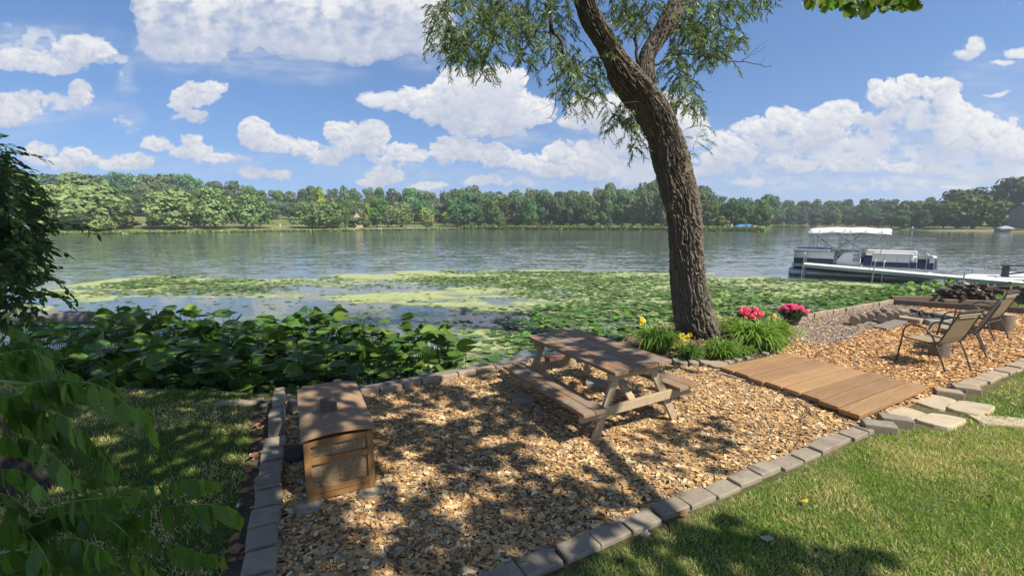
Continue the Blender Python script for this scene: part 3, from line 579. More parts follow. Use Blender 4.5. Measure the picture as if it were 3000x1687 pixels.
for a in [
 (60, 8, 530, 170, 'willow', WIL, 'willow_tree', 'yellow-green willow at the left end of the far shore, partly behind the dark near tree'),
 (150, 8, 536, 150, 'willow', WIL, 'willow_tree', 'yellow-green willow second from the left on the far shore'),
 (225, 16, 537, 150, 'willow', WIL, 'willow_tree', 'yellow-green willow behind the broadest willow of the far shore'),
 (312, 7, 541, 215, 'willow', WIL2, 'willow_tree', 'broadest rounded willow on the far left shore'),
 (285, 34, 503, 190, 'willow', (.13, .20, .07), 'tall_tree', 'tall pale green tree rising behind the far left willows'),
 (318, 3, 628, 75, 'willow', WIL, 'young_willow', 'small low willow at the water in front of the broadest willow'),
 (525, 6, 552, 172, 'willow', WIL2, 'willow_tree', 'round willow with forked trunk right of the grassy gap on the far shore'),
 (648, 6, 546, 135, 'willow', (.16, .24, .085), 'willow_tree', 'mid green willow in the middle of the far left trio'),
 (757, 6, 567, 112, 'willow', (.14, .22, .08), 'willow_tree', 'darker willow left of the open grassy slope'),
 (953, 22, 548, 84, 'cone', YEL, 'yellow_tree', 'bright yellow-green pointed tree behind the big far willow'),
 (925, 7, 590, 120, 'willow', (.14, .21, .07), 'willow_tree', 'wide dark willow right of the open grassy slope'),
 (975, 8, 583, 115, 'willow', (.14, .21, .07), 'willow_tree', 'drooping willow in front of the yellow-green tree'),
 (1020, 12, 585, 50, 'oak', (.09, .15, .045), 'leafy_tree', 'slim green tree left of the peach house gable'),
 (1112, 10, 576, 70, 'oak', (.085, .17, .04), 'leafy_tree', 'bright green round tree right of the peach house gable'),
 (1086, 8, 594, 22, 'small', YEL, 'small_tree', 'slim yellow-green tree touching the peach house gable'),
 (1180, 7, 584, 82, 'willow', WIL2, 'willow_tree', 'pale willow in front of the power lines'),
 (1145, 9, 600, 50, 'willow', WIL2, 'willow_tree', 'small willow between the bright green tree and the pale willow'),
 (1256, 5, 606, 58, 'willow', WIL, 'young_willow', 'round yellow-green young willow on the lawn before the woods'),
 (1308, 22, 621, 36, 'small', YEL, 'small_tree', 'little yellow tree just left of the far woods'),
 (475, 16, 603, 48, 'cone', (.03, .055, .025), 'spruce_tree', 'dark spruce behind the willow with the forked trunk'),
 (590, 16, 615, 34, 'cone', (.03, .055, .025), 'spruce_tree', 'dark spruce between two far willows'),
 (385, 12, 600, 40, 'cone', (.035, .06, .025), 'spruce_tree', 'dark spruce beside the grassy gap on the far left shore'),
 (410, 7, 645, 48, 'small', (.12, .15, .04), 'round_bush', 'low olive bush in the grassy gap of the far left shore'),
 (1074, 3, 634, 54, 'small', (.10, .16, .06), 'round_bush', 'green bush below the right half of the peach house gable'), (1046, 3, 637, 60, 'small', (.12, .18, .06), 'round_bush', 'green bush below the left half of the peach house gable'),
 (1385, 3, 650, 40, 'small', (.10, .16, .05), 'round_bush', 'pale bush at the left foot of the far woods'),
 (1460, 3, 645, 60, 'small', (.07, .12, .035), 'round_bush', 'wide bush at the foot of the far woods'),
 (2075, 5, 600, 60, 'willow', (.10, .14, .03), 'willow_tree', 'olive green tree just right of the near willow trunk'),
 (2105, 3, 630, 50, 'small', (.16, .19, .035), 'round_bush', 'yellowish bush right of the near willow trunk'),
 (2140, 8, 592, 80, 'oak', (.055, .11, .03), 'leafy_tree', 'green tree behind the blue covered boats'),
 (2215, 9, 605, 60, 'oak', (.07, .12, .04), 'leafy_tree', 'pale green tree right of the blue covered boats'),
 (2502, 6, 626, 34, 'small', (.13, .19, .05), 'small_tree', 'pale young tree above the white boat canopy'),
 (2565, 4, 642, 28, 'small', (.13, .19, .04), 'small_tree', 'tiny round tree at the left end of the far right lawn'),
 (2682, 5, 643, 26, 'small', (.20, .26, .04), 'small_tree', 'tiny yellow-green tree on the far right lawn'),
 (2690, 20, 606, 44, 'oak', (.03, .05, .02), 'dark_tree', 'very dark round tree on the far right lawn'),
 (2665, 34, 590, 90, 'oak', (.15, .18, .04), 'leafy_tree', 'yellow-green trees edge above the far right lawn'),
 (2740, 16, 600, 60, 'oak', (.05, .09, .03), 'leafy_tree', 'dark tree left of the great round tree at the right'),
 (2825, 10, 563, 165, 'willow', (.085, .135, .035), 'great_tree', 'great round tree on the far right shore'),
 (2790, 8, 605, 80, 'oak', (.04, .075, .025), 'dark_tree', 'dark low tree in front of the great round tree'),
 (2885, 12, 600, 60, 'oak', (.07, .12, .035), 'leafy_tree', 'green tree left of the grey lakeside house'),
 (2915, 42, 519, 110, 'oak', (.055, .095, .03), 'great_tree', 'tallest tree behind the grey lakeside house'),
 (2965, 46, 540, 80, 'oak', (.05, .09, .03), 'great_tree', 'tall tree right of the tallest tree at the right edge'),
 (3040, 46, 555, 110, 'oak', (.05, .09, .03), 'great_tree', 'tall tree at the right edge behind the grey lakeside house'),
 (2760, 36, 552, 120, 'oak', (.045, .085, .03), 'great_tree', 'dark broad tree behind the great round tree'),
 (2830, 42, 548, 110, 'oak', (.045, .085, .03), 'great_tree', 'dark tall tree between the great round tree and the tallest tree')]:
    far_tree(*a)
def woods(x0, x1, step, rows, wpx, name, label, group, tint):
    for (d, f, low) in rows:
        px = x0+random.random()*step
        while px < x1:
            sky_ = float(np.interp(px, SKYL[:, 0], SKYL[:, 1])); top = sky_*f+low*(1-f)+random.uniform(-2, 12)*(1 if f < 1 else .7)
            c = [q*random.uniform(.75, 1.25) for q in random.choice(tint)]; c[0] *= random.uniform(.82, 1.06)
            far_tree(px, d+random.uniform(-4, 4), top, wpx*random.uniform(.8, 1.3), 'oak', c, name, label, group)
            px += step*random.uniform(.7, 1.3)
woods(-250, 700, 46, [(56, .35, 630), (82, .68, 640), (112, 1, 0)], 74, 'hill_tree', 'dark green broadleaf tree in the woods on the far left hill', 'trees on the far left hill', [OAK, OAK2, OAK])
woods(690, 1360, 40, [(45, .62, 640), (75, 1, 0)], 60, 'hill_tree', 'dark green broadleaf tree in the woods behind the peach house and lawn', 'trees behind the far lawn', [OAK, OAK2])
woods(1340, 2060, 38, [(7, .84, 640), (24, .93, 640), (42, 1, 0)], 64, 'oak_tree', 'dark oak in the dense woods in the middle of the far shore', 'oaks in the middle woods', [OAK, OAK2, (.095, .14, .055)])
woods(2060, 2250, 34, [(24, .85, 640), (48, 1, 0)], 52, 'oak_tree', 'dark oak in the woods behind the blue covered boats', 'oaks behind the covered boats', [OAK, OAK2])
woods(2240, 2720, 34, [(6, .55, 650), (26, .8, 650), (50, 1, 0)], 50, 'distant_tree', 'hazy green tree in the distant woods behind the white boat canopy', 'trees behind the boat canopy', [(.09, .14, .06), (.11, .17, .07), (.08, .125, .06)])
woods(2990, 3350, 60, [(46, .7, 650), (64, 1, 0)], 90, 'distant_tree', 'green tree beyond the right edge of the far shore', 'trees at the right edge', [OAK2])

# ------------------------------------------------------------------ houses, boats and lines across the lake
wallp = simple('peach siding', (.62, .44, .26), (.68, .50, .32), 1, .8, .1); roofm = simple('roof shingle', (.10, .085, .08), (.16, .14, .13), 2, .9, .2)
grey = simple('grey siding', (.20, .19, .18), (.26, .25, .23), 1, .8, .1); whitem = simple('white paint', (.78, .78, .77), (.70, .70, .69), 3, .5, .1); dk = simple('dark glass', (.03, .035, .045), (.05, .055, .06), 2, .2, 0, spec=.6)
def at(px, d, top=None):
    Y = float(shore_y(px))+d; X = (px-CXP)/FPX*1.0102*Y; z = float(terr(np.array([[X]]), np.array([[Y]]))[0, 0]); return Vector((X, Y, z))
def house(px, d, w, dep, hw, hr, wall, rot, name, label, wins=(), gable_front=True, zoff=0, over=.4):
    p = at(px, d); t = empty(name, (p.x, p.y, p.z+zoff), rot, label=label, cat='house'); m = MB()
    x, y = w/2, dep/2
    m.add([(-x,-y,0),(x,-y,0),(x,y,0),(-x,y,0),(-x,-y,hw),(x,-y,hw),(x,y,hw),(-x,y,hw),(0,-y,hw+hr),(0,y,hw+hr)], [(0,1,5,8,4),(1,2,6,5),(2,3,7,9,6),(3,0,4,7)])
    m.build('wall', wall, t); r = MB()
    for s in (-1, 1):
        a = Vector((0, -y-over, hw+hr+.05)); b = Vector((s*(x+over), -y-over, hw-over*hr/x)); c = Vector((s*(x+over), y+over, b.z)); e = Vector((0, y+over, a.z)); up = Vector((0, 0, .18))
        r.add([a, b, c, e, a+up, b+up, c+up, e+up], [(0,1,2,3),(7,6,5,4),(0,4,5,1),(1,5,6,2),(2,6,7,3),(3,7,4,0)])
    r.build('roof', roofm, t)
    for (wx, wz, ww, wh, side) in wins:
        c = (wx, -y-.03, wz) if side == 'f' else (-x-.03, wx, wz); s_ = (ww, .08, wh) if side == 'f' else (.08, ww, wh)
        f = MB().box(c, s_).build('window', whitem, t); q = Vector(c)+(Vector((0, -.05, 0)) if side == 'f' else Vector((-.05, 0, 0)))
        MB().box(q, tuple(v*.8 if v > .1 else .03 for v in s_)).build('pane', dk, f)
    return t
house(1063, 12, 3.5, 5, 3.4, 2.3, wallp, R(8), 'peach_house', 'small peach coloured house with a steep gable among the far trees', [(0, 3.3, .6, .7, 'f')], zoff=-.2)
h_ = house(3022, 24, 7.0, 9.5, 4.6, 1.6, grey, R(78), 'grey_house', 'grey two-storey house at the right edge of the far shore', [(-2.6, 3.8, .8, .8, 's'), (-3.0, 2.2, .7, .8, 's'), (0, 3.8, .8, .8, 's'), (1, 3.8, .8, .9, 'f'), (-1, 2.2, .8, .9, 'f'), (2.6, 3.8, .8, .8, 's'), (2.8, 2.2, .7, .8, 's')])
dm = MB(); dm.box((-4.6, 0, 1.5), (2.1, 7, .16)); [dm.box((-5.6, y_, .75), (.16, .16, 1.5)) for y_ in (-3.4, 0, 3.4)]; [dm.box((-5.6, y_, 1.95), (.06, .06, .9)) for y_ in (-3.4, -1.7, 0, 1.7, 3.4)]; dm.box((-5.6, 0, 2.4), (.08, 7, .08)); dm.build('deck', simple('deck brown', (.10, .07, .05), (.15, .11, .08)), h_)
house(2938, 22, 4.5, 5, 2.4, 1.2, grey, R(80), 'garden_shed', 'low grey outbuilding left of the grey two-storey house', [(0, 1.4, .8, .8, 's')])
def rowboat(px, d, L, rot, hullc, topc, name, label, cat, z=.0, canopy=False):
    p = at(px, d); t = empty(name, (p.x, p.y, z), rot, label=label, cat=cat); m = MB(); n = 9
    for i in range(n):
        u = -1+2*i/(n-1); w = .9*(1-max(0, u)**2.5); zb = .0+.25*max(0, u)**2
        m.v += [(u*L/2, -w, .75+.15*u*u), (u*L/2, -w*.6, zb), (u*L/2, w*.6, zb), (u*L/2, w, .75+.15*u*u)]
    for i in range(n-1):
        for j in range(3): m.f.append((i*4+j, i*4+4+j, i*4+5+j, i*4+1+j))
        m.f.append((i*4+3, i*4+7, i*4+4, i*4))
    m.f.append((0, 1, 2, 3)); m.build('hull', hullc, t)
    c = MB(); nn = 7
    for i in range(nn):
        u = -1+2*i/(nn-1); hh = .35*(1-u*u)+.1
        for j in range(7):
            q = math.pi*j/6; c.v.append((u*L*.42, math.cos(q)*.85, .9+math.sin(q)*hh*1.6))
    for i in range(nn-1):
        for j in range(6): c.f.append((i*7+j, i*7+j+1, i*7+8+j, i*7+7+j))
    c.build('cover', topc, t, smooth=True); return t
blue = simple('blue tarp', (.02, .12, .38), (.03, .18, .48), 3, .6, .3); red = simple('brown hull', (.16, .07, .06), (.22, .12, .1), 3, .6, .1)
rowboat(2158, 1.5, 4.4, R(5), whitem, blue, 'covered_boat', 'boat under a blue tarp at the far bank, left of the two', 'boat', ZW+.3)
rowboat(2178, 2.2, 3.6, R(-6), whitem, blue, 'covered_boat', 'boat under a blue tarp at the far bank, right of the two', 'boat', ZW+.35)
rowboat(2197, .5, 2.8, R(12), red, red, 'small_boat', 'small brown boat beside the blue covered boats', 'boat', ZW+.1)
rowboat(2918, -2.0, 3.6, R(-8), grey, simple('dull cover', (.3, .32, .34), (.4, .42, .44), 3, .9, .1), 'small_boat', 'small pale boat moored by the grey house', 'boat', ZW-.05)
# far bank pier and little things on it
for (px, d, s, col_, nm, lb) in [(2132, .5, (.25, .25, 1.9), whitem, 'marker_post', 'white post on the far bank left of the covered boats'), (2652, 2.5, (.3, .25, .8), whitem, 'white_post', 'white post on the far right lawn'), (834, 14, (.3, .3, .9), whitem, 'white_post', 'white post on the open grassy slope')]:
    p = at(px, d); t = empty(nm, p, label=lb, cat='post'); m = MB(); m.box((0, 0, s[2]/2), s); m.box((0, 0, s[2]+.04), (s[0]*1.4, s[1]*1.4, .08)); m.build('shaft', col_, t)
m = MB(); a = at(1025, -.3); b = at(1165, -.3); c = at(1255, .2)
for (u, w) in ((a, b), (b, c)): m.bar((u.x, u.y, ZW+.28), (w.x, w.y, ZW+.28), .5, .6)
tag(m.build('stone_seawall', simple('pale stone', (.40, .37, .30), (.5, .47, .40), 1, .9, .2), rough=.0), 'pale stone seawall along the far lawn below the peach house', 'wall')
wire = simple('wire', (.35, .36, .38), (.4, .4, .42), 1, .5, 0)
for k, (ya, yb) in enumerate([(588, 596), (590.5, 599), (593, 602.5)]):
    pa = D(700, ya, 190); pb = D(1350, yb, 205); pts = [pa.lerp(pb, i/16)+Vector((0, 0, -1.5*math.sin(math.pi*i/16))) for i in range(17)]
    tag(MB().tube(pts, .06, 4).build('power_line', wire), ('highest', 'middle', 'lowest')[k]+' of the three power lines strung behind the far trees', 'power line', 'power lines behind the far trees')
pole = simple('pole wood', (.25, .2, .15), (.3, .25, .2))
for px, Y, lb in ((1212, 200, 'wooden utility pole carrying the power lines behind the pale willow'), (700, 189, 'wooden utility pole at the left end of the power lines')):
    q = D(px, 583, Y); t = empty('utility_pole', (q.x, q.y, 0), label=lb, cat='utility pole'); MB().tube([(0, 0, 0), (0, 0, q.z)], [.2, .14], 8).build('pole', pole, t); MB().box((0, 0, q.z-.8), (2.4, .15, .15)).build('crossarm', pole, t)
# ------------------------------------------------------------------ yard: pavers, boards, slabs, timbers
ORD = ['first','second','third','fourth','fifth','sixth','seventh','eighth','ninth','tenth','eleventh','twelfth','thirteenth','fourteenth','fifteenth','sixteenth','seventeenth','eighteenth','nineteenth','twentieth','twenty-first','twenty-second','twenty-third','twenty-fourth','twenty-fifth','twenty-sixth','twenty-seventh','twenty-eighth']
def stone(name, c1, c2, sp=(.06, .055, .05)):
    m = N(name); oi = m.n('ShaderNodeObjectInfo'); g = m.n('ShaderNodeNewGeometry').outputs['Position']
    a = m.noise(7, 6, .65, g); b = m.noise(90, 3, .6, g); st = m.noise(2.6, 5, .7, g)
    c = m.mix(m.rng(a, .3, .7), c1, c2); c = m.mix(m.rng(oi.outputs['Random'], 0, 1, 0, .35), c, tuple(q*.55 for q in c1)); c = m.mix(m.rng(st, .52, .68, 0, .5), c, tuple(q*.45 for q in c1)); c = m.mix(m.rng(b, .58, .68, 0, .6), c, sp)
    return m.done(m.pbr(c, .9, m.bump(m.math('ADD', a, b), .5, .006), 0, .15))
pav = stone('grey paver', (.255, .215, .165), (.34, .29, .225)); pavt = stone('tan block', (.32, .25, .175), (.41, .325, .235)); pavr = stone('edging brick', (.28, .22, .19), (.36, .30, .25)); lime = stone('limestone', (.42, .345, .235), (.52, .44, .31), (.24, .18, .12))
conc = stone('concrete', (.27, .25, .21), (.35, .33, .28))
def block(c, L, W, z0, z1, yaw, mat, name, label, cat, group=None, bev=.012, tilt=.012, rough=.004):
    m = MB().box((0, 0, (z1-z0)/2), (L, W, z1-z0), taper=random.uniform(.95, .99)); o = m.build(name, mat, None, (c[0], c[1], z0), (random.gauss(0, tilt), random.gauss(0, tilt), yaw), bevel=bev, seg=2, sub=1, rough=rough)
    return tag(o, label, cat, group)
def row(p0, p1, n, L, W, z0, z1, mat, name, lab, cat, group, off=0, jit=.008, yj=.03, **k):
    p0, p1 = Vector(p0), Vector(p1); d = (p1-p0)/n; a = math.atan2(d.y, d.x)
    for i in range(n):
        c = p0+d*(i+.5); block((c.x+random.gauss(0, jit), c.y+random.gauss(0, jit)), L*random.uniform(.97, 1.0), W*random.uniform(.96, 1.04), z0, z1+random.gauss(0, .004), a+random.gauss(0, yj), mat, name, lab.format(ORD[i+off]), cat, group, **k)
# left wall: lower course near, narrow raised course at the water end
wl = 'grey paver on the left edging wall, {} from its raised end beside the wooden bin'
row((-2.385, 4.36), (-1.14, 1.62), 12, .225, .20, -.06, .075, pav, 'edging_paver', wl, 'paver', 'pavers of the left wall')
row((-2.86, 5.42), (-2.41, 4.40), 5, .20, .125, -.06, .19, pav, 'wall_block', 'taller block at the water end of the left wall, {} from the water', 'block', 'raised blocks of the left wall', tilt=.03)
block((-2.50, 5.12), .22, .11, -.02, .15, .12, pav, 'loose_brick', 'loose grey brick lying between the left wall and the wooden bin', 'brick'); block((-2.42, 5.14), .24, .13, -.04, .055, .1, pav, 'loose_brick', 'flat paver under the loose brick behind the wooden bin', 'brick')
# lawn side edging
lw = 'grey paver in the edging along the sunny lawn, {} from the near end'
row((-.72, 2.22), (3.95, 4.75), 18, .288, .165, -.06, .028, pav, 'edging_paver', lw, 'paver', 'pavers along the lawn', yj=.012, tilt=.006)
row((5.85, 5.80), (8.3, 7.10), 11, .24, .19, -.06, .03, pavt, 'edging_paver', 'tan paver in the edging right of the boards, {} from the stepping slabs', 'paver', 'pavers right of the boards', yj=.012, tilt=.006)
row((8.32, 7.11), (13.4, 9.9), 18, .30, .19, -.06, .03, pavt, 'edging_paver', 'tan paver in the far part of the right edging, {} from the chairs', 'paver', 'far pavers at the right', yj=.012, tilt=.006)
# water side edging: tan blocks and a timber rail
BK = [(-2.72,5.58),(-2.5,5.60),(-1.95,5.64),(-1.72,5.70),(-1.45,5.84),(-1.24,6.0),(-1.01,6.15),(-.78,6.30),(-.52,6.44),(-.26,6.60),(0,6.76),(.26,6.94),(.5,7.12),(.78,7.26),(1.06,7.38)]
for i in range(len(BK)-1):
    a, b = Vector(BK[i]), Vector(BK[i+1]); d = b-a
    if i in (0, 1): continue
    block((a+b)/2, d.length*.97, .10, -.06, .085+random.gauss(0, .004), math.atan2(d.y, d.x), pavt, 'edging_block', 'tan block of the edging by the water, %s right of the wooden bin' % ORD[i-2], 'block', 'tan blocks along the water', bev=.016)
gw = wood('grey timber', (.16, .14, .12), (.24, .21, .18), (.07, .055, .045)); dwood = wood('dark timber', (.060, .042, .034), (.10, .075, .06), (.025, .018, .015)); mwood = wood('brown timber', (.13, .09, .065), (.20, .145, .105), (.05, .035, .03))
for (a, b, lab) in [((-2.75, 5.76), (-1.9, 5.80), 'left'), ((-1.9, 5.80), (-.3, 6.80), 'middle'), ((-.3, 6.80), (1.2, 7.62), 'right')]:
    tag(MB().bar((a[0], a[1], .0), (b[0], b[1], .0), .09, .13).build('edging_timber', gw, bevel=.008), 'weathered timber rail between the tan blocks and the lily pads, '+lab+' piece', 'timber', 'timber rails along the water')
tag(MB().bar((.55, 6.90, .055), (1.32, 7.42, .055), .12, .13).build('edging_timber', wood('red timber', (.13, .06, .04), (.2, .1, .07), (.05, .03, .02)), bevel=.008), 'reddish timber lying on the chips behind the picnic table', 'timber')
# scalloped stones round the flower bed
for i, (px, py, s) in enumerate([(1986, 1072, .8), (2003, 1076, 1), (2036, 1077, 1), (2069, 1077, 1)]):
    g = G(px, py, 0); m = MB(); w = .075*s
    m.prism([(-w, -.03), (-w*.6, -.065), (0, -.075), (w*.6, -.065), (w, -.03), (w*.75, .09), (-w*.75, .09)], 0, .10)
    tag(m.build('scalloped_stone', pav, None, (g.x, g.y+.07, -.02), (.02, .02, .05*i-.1), bevel=.012), 'scalloped edging stone by the daylilies, %s from the picnic table' % ORD[i], 'stone', 'scalloped stones of the flower bed')
g = G(2108, 1082, 0); tag(MB().prism([(-.17,.02),(-.10,-.13),(.02,-.20),(.15,-.10),(.19,.06),(.10,.15),(-.10,.15)], 0, .075).build('flat_stone', pavt, None, (g.x, g.y+.1, -.01), bevel=.015, sub=1, rough=.008), 'large flat stone at the upper left corner of the wooden boards', 'stone')
for i, (px, py, s, h) in enumerate([(2138, 1068, 1, .05), (2164, 1060, 1, .05), (2188, 1054, .9, .06), (2191, 1046, 1.05, .16), (2245, 1042, 1, .045), (2275, 1038, 1, .045)]):
    g = G(px, py, 0); tag(MB().box((0, 0, h/2), (.13*s, .11, h)).build('edging_stone', conc, None, (g.x, g.y+.04, 0), (0, 0, .5+.1*i), bevel=.014, sub=1, rough=.006), 'small grey edging stone between daylilies and boards, %s from the flat stone' % ORD[i], 'stone', 'small stones behind the boards')
row((3.02, 6.47), (3.98, 4.86), 13, .15, .075, -.05, .042, pavr, 'edging_brick', 'narrow brick along the left ends of the wooden boards, {} from the flower bed', 'brick', 'bricks beside the boards', yj=.06, bev=.014)
# boards
F0, F1, B0, B1 = Vector((3.05, 6.50)), Vector((3.87, 4.80)), Vector((4.42, 7.20)), Vector((5.40, 5.68))
jf = [0, .012, -.02, .015, .02, .03, -.035, -.06]; jb = [.0, .01, .03, -.02, .0, .03, -.02, 0]
bws = [wood('cedar board', tuple(q*s for q in (.33, .185, .08)), tuple(q*s*t for q, t in zip((.45, .28, .135), (1, 1, h))), tuple(q*s for q in (.17, .09, .04)), grain=(1.0, 9, 9), bump=.35, rough=.6, wear=(.36*s, .27*s, .18*s) if w else None) for s, h, w in ((.80, 1, 0), (.66, 1.05, 0), (.90, .95, 0), (.72, 1.1, 0))]
for i in range(8):
    t0, t1 = (i+.02)/8, (i+.94)/8; a, b = F0.lerp(F1, t0), F0.lerp(F1, t1); c, d = B0.lerp(B1, t1), B0.lerp(B1, t0)
    u = (c-b).normalized(); a = a+u*jf[i]; b = b+u*jf[i]; c = c+u*jb[i]; d = d+u*jb[i]; ctr = (a+b+c+d)/4; yaw = math.atan2(u.y, u.x); Rm = Matrix.Rotation(-yaw, 2)
    P = [Rm @ (q-ctr) for q in (a, b, c, d)]; z = .046+.012*random.random()
    o = MB().prism([tuple(q) for q in P], 0, .05).build('deck_board', bws[(i*3+i//2) % 4], None, (ctr.x, ctr.y, z), (random.gauss(0, .004), random.gauss(0, .003), yaw), bevel=.004, seg=1)
    for v in o.data.vertices: v.co += Vector((0, 0, 0))
    tag(o, 'brown wooden board of the walkway, %s from the flower bed' % ORD[i], 'board', 'boards of the wooden walkway')
# stepping slabs
for i, (s, lb) in enumerate(zip(SLABZ, ('farther left cream slab by the last wooden board', 'farther right cream slab against the lawn', 'nearer left cream slab behind the two grey pavers', 'nearer right cream slab sunk in the lawn'))):
    ctr = Vector((sum(p[0] for p in s)/4, sum(p[1] for p in s)/4)); P = []
    for j in range(4):
        a = Vector(s[j])-ctr; b = Vector(s[(j+1) % 4])-ctr
        for k_ in range(6): q = a.lerp(b, (k_+.5)/6); q *= 1.04-.07*(abs(k_-2.5)/2.5)**3+random.uniform(-.025, .025); P.append(tuple(q))
    ar = sum(P[k][0]*P[(k+1) % 24][1]-P[(k+1) % 24][0]*P[k][1] for k in range(24))
    if ar < 0: P = P[::-1]
    tag(MB().prism(P, 0, .062, [(x*.95, y*.95) for x, y in P]).build('stepping_slab', lime, None, (ctr.x, ctr.y, -.045+.012*(i % 2)), (.010*(-1)**i, .01, 0), bevel=.012, rough=.006), lb, 'stone slab', 'cream stepping slabs')
for (px, py, z1, lb) in [(2576, 1236, .085, 'nearer of two grey pavers at the corner of the lawn edging'), (2624, 1222, .10, 'farther of two grey pavers at the corner of the lawn edging')]:
    g = G(px, py, .09); block((g.x, g.y), .30, .17, -.02, z1, R(122-90+(-55)), pav, 'corner_paver', lb, 'paver', 'raised corner pavers')
for i, (px, py) in enumerate([(2778, 1145), (2830, 1133)]):
    g = G(px, py, .05); block((g.x, g.y), .28, .19, -.03, .065, R(-30), pavt, 'corner_paver', ('nearer', 'farther')[i]+' raised tan paver at the end of the right edging', 'paver', 'raised tan pavers')
g = G(2960, 1230, .02); block((g.x, g.y), .7, .3, -.04, .012, R(-15), lime, 'sunken_slab', 'flat slab half grown over by the lawn at the right edge', 'stone slab')
# back wall of the second bed
row((6.45, 10.13), (10.3, 12.25), 16, .265, .10, -.06, .12, pavt, 'edging_block', 'tan block of the low wall behind the gravel, {} from the flower pot', 'block', 'tan blocks of the gravel wall', yj=.01)
tag(MB().bar((6.2, 10.14, .0), (10.3, 12.42, .0), .09, .12).build('edging_timber', gw, bevel=.008), 'long weathered timber behind the low tan wall at the gravel', 'timber')
for i, (a, b, w, h, z, mt, lb) in enumerate([((10.12, 11.98), (14.2, 9.75), .14, .17, .085, dwood, 'long dark timber in front of the firewood pile'), ((10.45, 12.50), (12.45, 12.35), .14, .18, .09, mwood, 'brown timber behind the long dark timber, left of the firewood'),
        ((11.55, 12.15), (13.1, 11.85), .14, .15, .075, mwood, 'timber under the front of the firewood pile'), ((11.6, 12.75), (13.2, 12.5), .14, .15, .075, dwood, 'timber under the back of the firewood pile'), ((13.5, 12.3), (14.5, 11.9), .14, .15, .075, mwood, 'timber under the small dark woodpile behind the chairs'), ((13.9, 13.9), (22, 13.0), .14, .16, .08, dwood, 'long thin timber across the grass behind the chairs')]):
    tag(MB().bar((a[0], a[1], z), (b[0], b[1], z), w, h).build('landscape_timber', mt, bevel=.012), lb, 'timber', 'landscape timbers')
# fire pit
fc = G(2700, 938, 0); n = 9
for i in range(n):
    a = 2*math.pi*i/n+.2; block((fc.x+.62*math.cos(a), fc.y+.62*math.sin(a)), .40, .26, -.02, .13, a+math.pi/2, pavt if i % 3 else conc, 'fire_pit_block', 'tan block of the fire pit ring, %s counted from its right side' % ORD[i], 'block', 'blocks of the fire pit ring', bev=.02, rough=.008)
ash = simple('ash', (.05, .048, .045), (.12, .11, .10), 9, .95, .6)
tag(MB().lathe([(.46, 0), (.46, .035), (.25, .06), (.02, .075)], (fc.x, fc.y, 0), 20).build('ash_heap', ash), 'grey ash inside the fire pit ring', 'ash')
barkm = simple('log bark', (.13, .10, .075), (.26, .21, .16), 5, .9, .8, .01, stretch=(1, 1, .25), fine=30)
endm = N('log end'); r_ = endm.n('ShaderNodeTexWave', wave_type='RINGS', rings_direction='Z'); r_.inputs['Scale'].default_value = 22; r_.inputs['Distortion'].default_value = 2.5; endm.put(r_.inputs[0], endm.co)
endm.done(endm.pbr(endm.mix(endm.rng(r_.outputs['Fac'], .2, .8), (.28, .20, .13), (.42, .33, .23)), .85, endm.bump(r_.outputs['Fac'], .2, .003), 0, .1))
dendm = simple('dark log end', (.09, .07, .055), (.18, .145, .115), 20, .9, .3)
def log(p, d, L, r, name, label, cat, group=None, em=None, bm_=None, flat=0, n=14, taper=.95, jag=.06):
    d = Vector(d).normalized(); q = d.to_track_quat('Z', 'Y'); m = MB(); rr = random.Random(hash((round(p[0], 3), round(p[1], 3), L)) & 0xffff); w = [1+rr.uniform(-jag, jag) for _ in range(n)]; ns = 5
    for i in range(ns):
        for j in range(n):
            a = 2*math.pi*j/n; rad = r*w[j]*(1-(1-taper)*i/(ns-1))*(1+rr.uniform(-.03, .03)); x, y = rad*math.cos(a), rad*math.sin(a)
            if flat and y > flat*r: y = flat*r
            m.v.append((x, y, L*i/(ns-1)-L/2))
    for i in range(ns-1):
        for j in range(n): m.f.append((i*n+j, i*n+(j+1) % n, (i+1)*n+(j+1) % n, (i+1)*n+j))
    me = m.mesh('bark', smooth=True); t = empty(name, p, label=label, cat=cat, group=group); t.rotation_euler = q.to_euler(); link('bark', me, bm_ or barkm, t)
    for vs, fc in ((m.v[:n], tuple(range(n))[::-1]), (m.v[-n:], tuple(range(n)))):
        e = MB(); e.v = list(vs); e.f = [fc]; e.build('cut_face', em or endm, t)
    return t
fdw = simple('charred', (.025, .022, .02), (.08, .07, .06), 8, .9, .6)
for i in range(11):
    a = random.random()*3.14; log((fc.x+random.uniform(-.28, .28), fc.y+random.uniform(-.25, .25), .09+.03*(i % 3)), (math.cos(a), math.sin(a), .12), random.uniform(.25, .55), random.uniform(.018, .035), 'charred_stick', 'charred stick lying in the fire pit', 'stick', 'charred sticks in the fire pit', fdw, fdw if i % 3 else barkm, n=7)
# weathered boards carrying the short log rounds
for (a, b, w, lb) in [((7.15, 9.42), (9.1, 10.85), .24, 'weathered board under the back row of log rounds'), ((7.55, 9.22), (9.25, 10.35), .24, 'weathered board under the front row of log rounds'), ((7.6, 9.62), (8.7, 10.3), .16, 'short weathered board between the two rows of log rounds')]:
    tag(MB().bar((a[0], a[1], .035), (b[0], b[1], .05), w, .045).build('weathered_board', gw, bevel=.005), lb, 'board', 'weathered boards by the fire pit')
for i, (x, y) in enumerate([(710, 385), (785, 368), (865, 350), (935, 325), (1005, 300), (985, 362), (1055, 340), (1115, 325), (1155, 312)]):
    g = G(2300+x*.29, 830+(y+36)*.29, .06); log((g.x+.05, g.y+.1, .06+.088), (-.62, -.78, 0), .26 if i < 7 else .34, .088+.008*random.random(), 'log_round', 'short round log on the weathered boards, %s of nine from the left end' % ORD[i], 'log', 'log rounds on the boards', jag=.03, n=18)
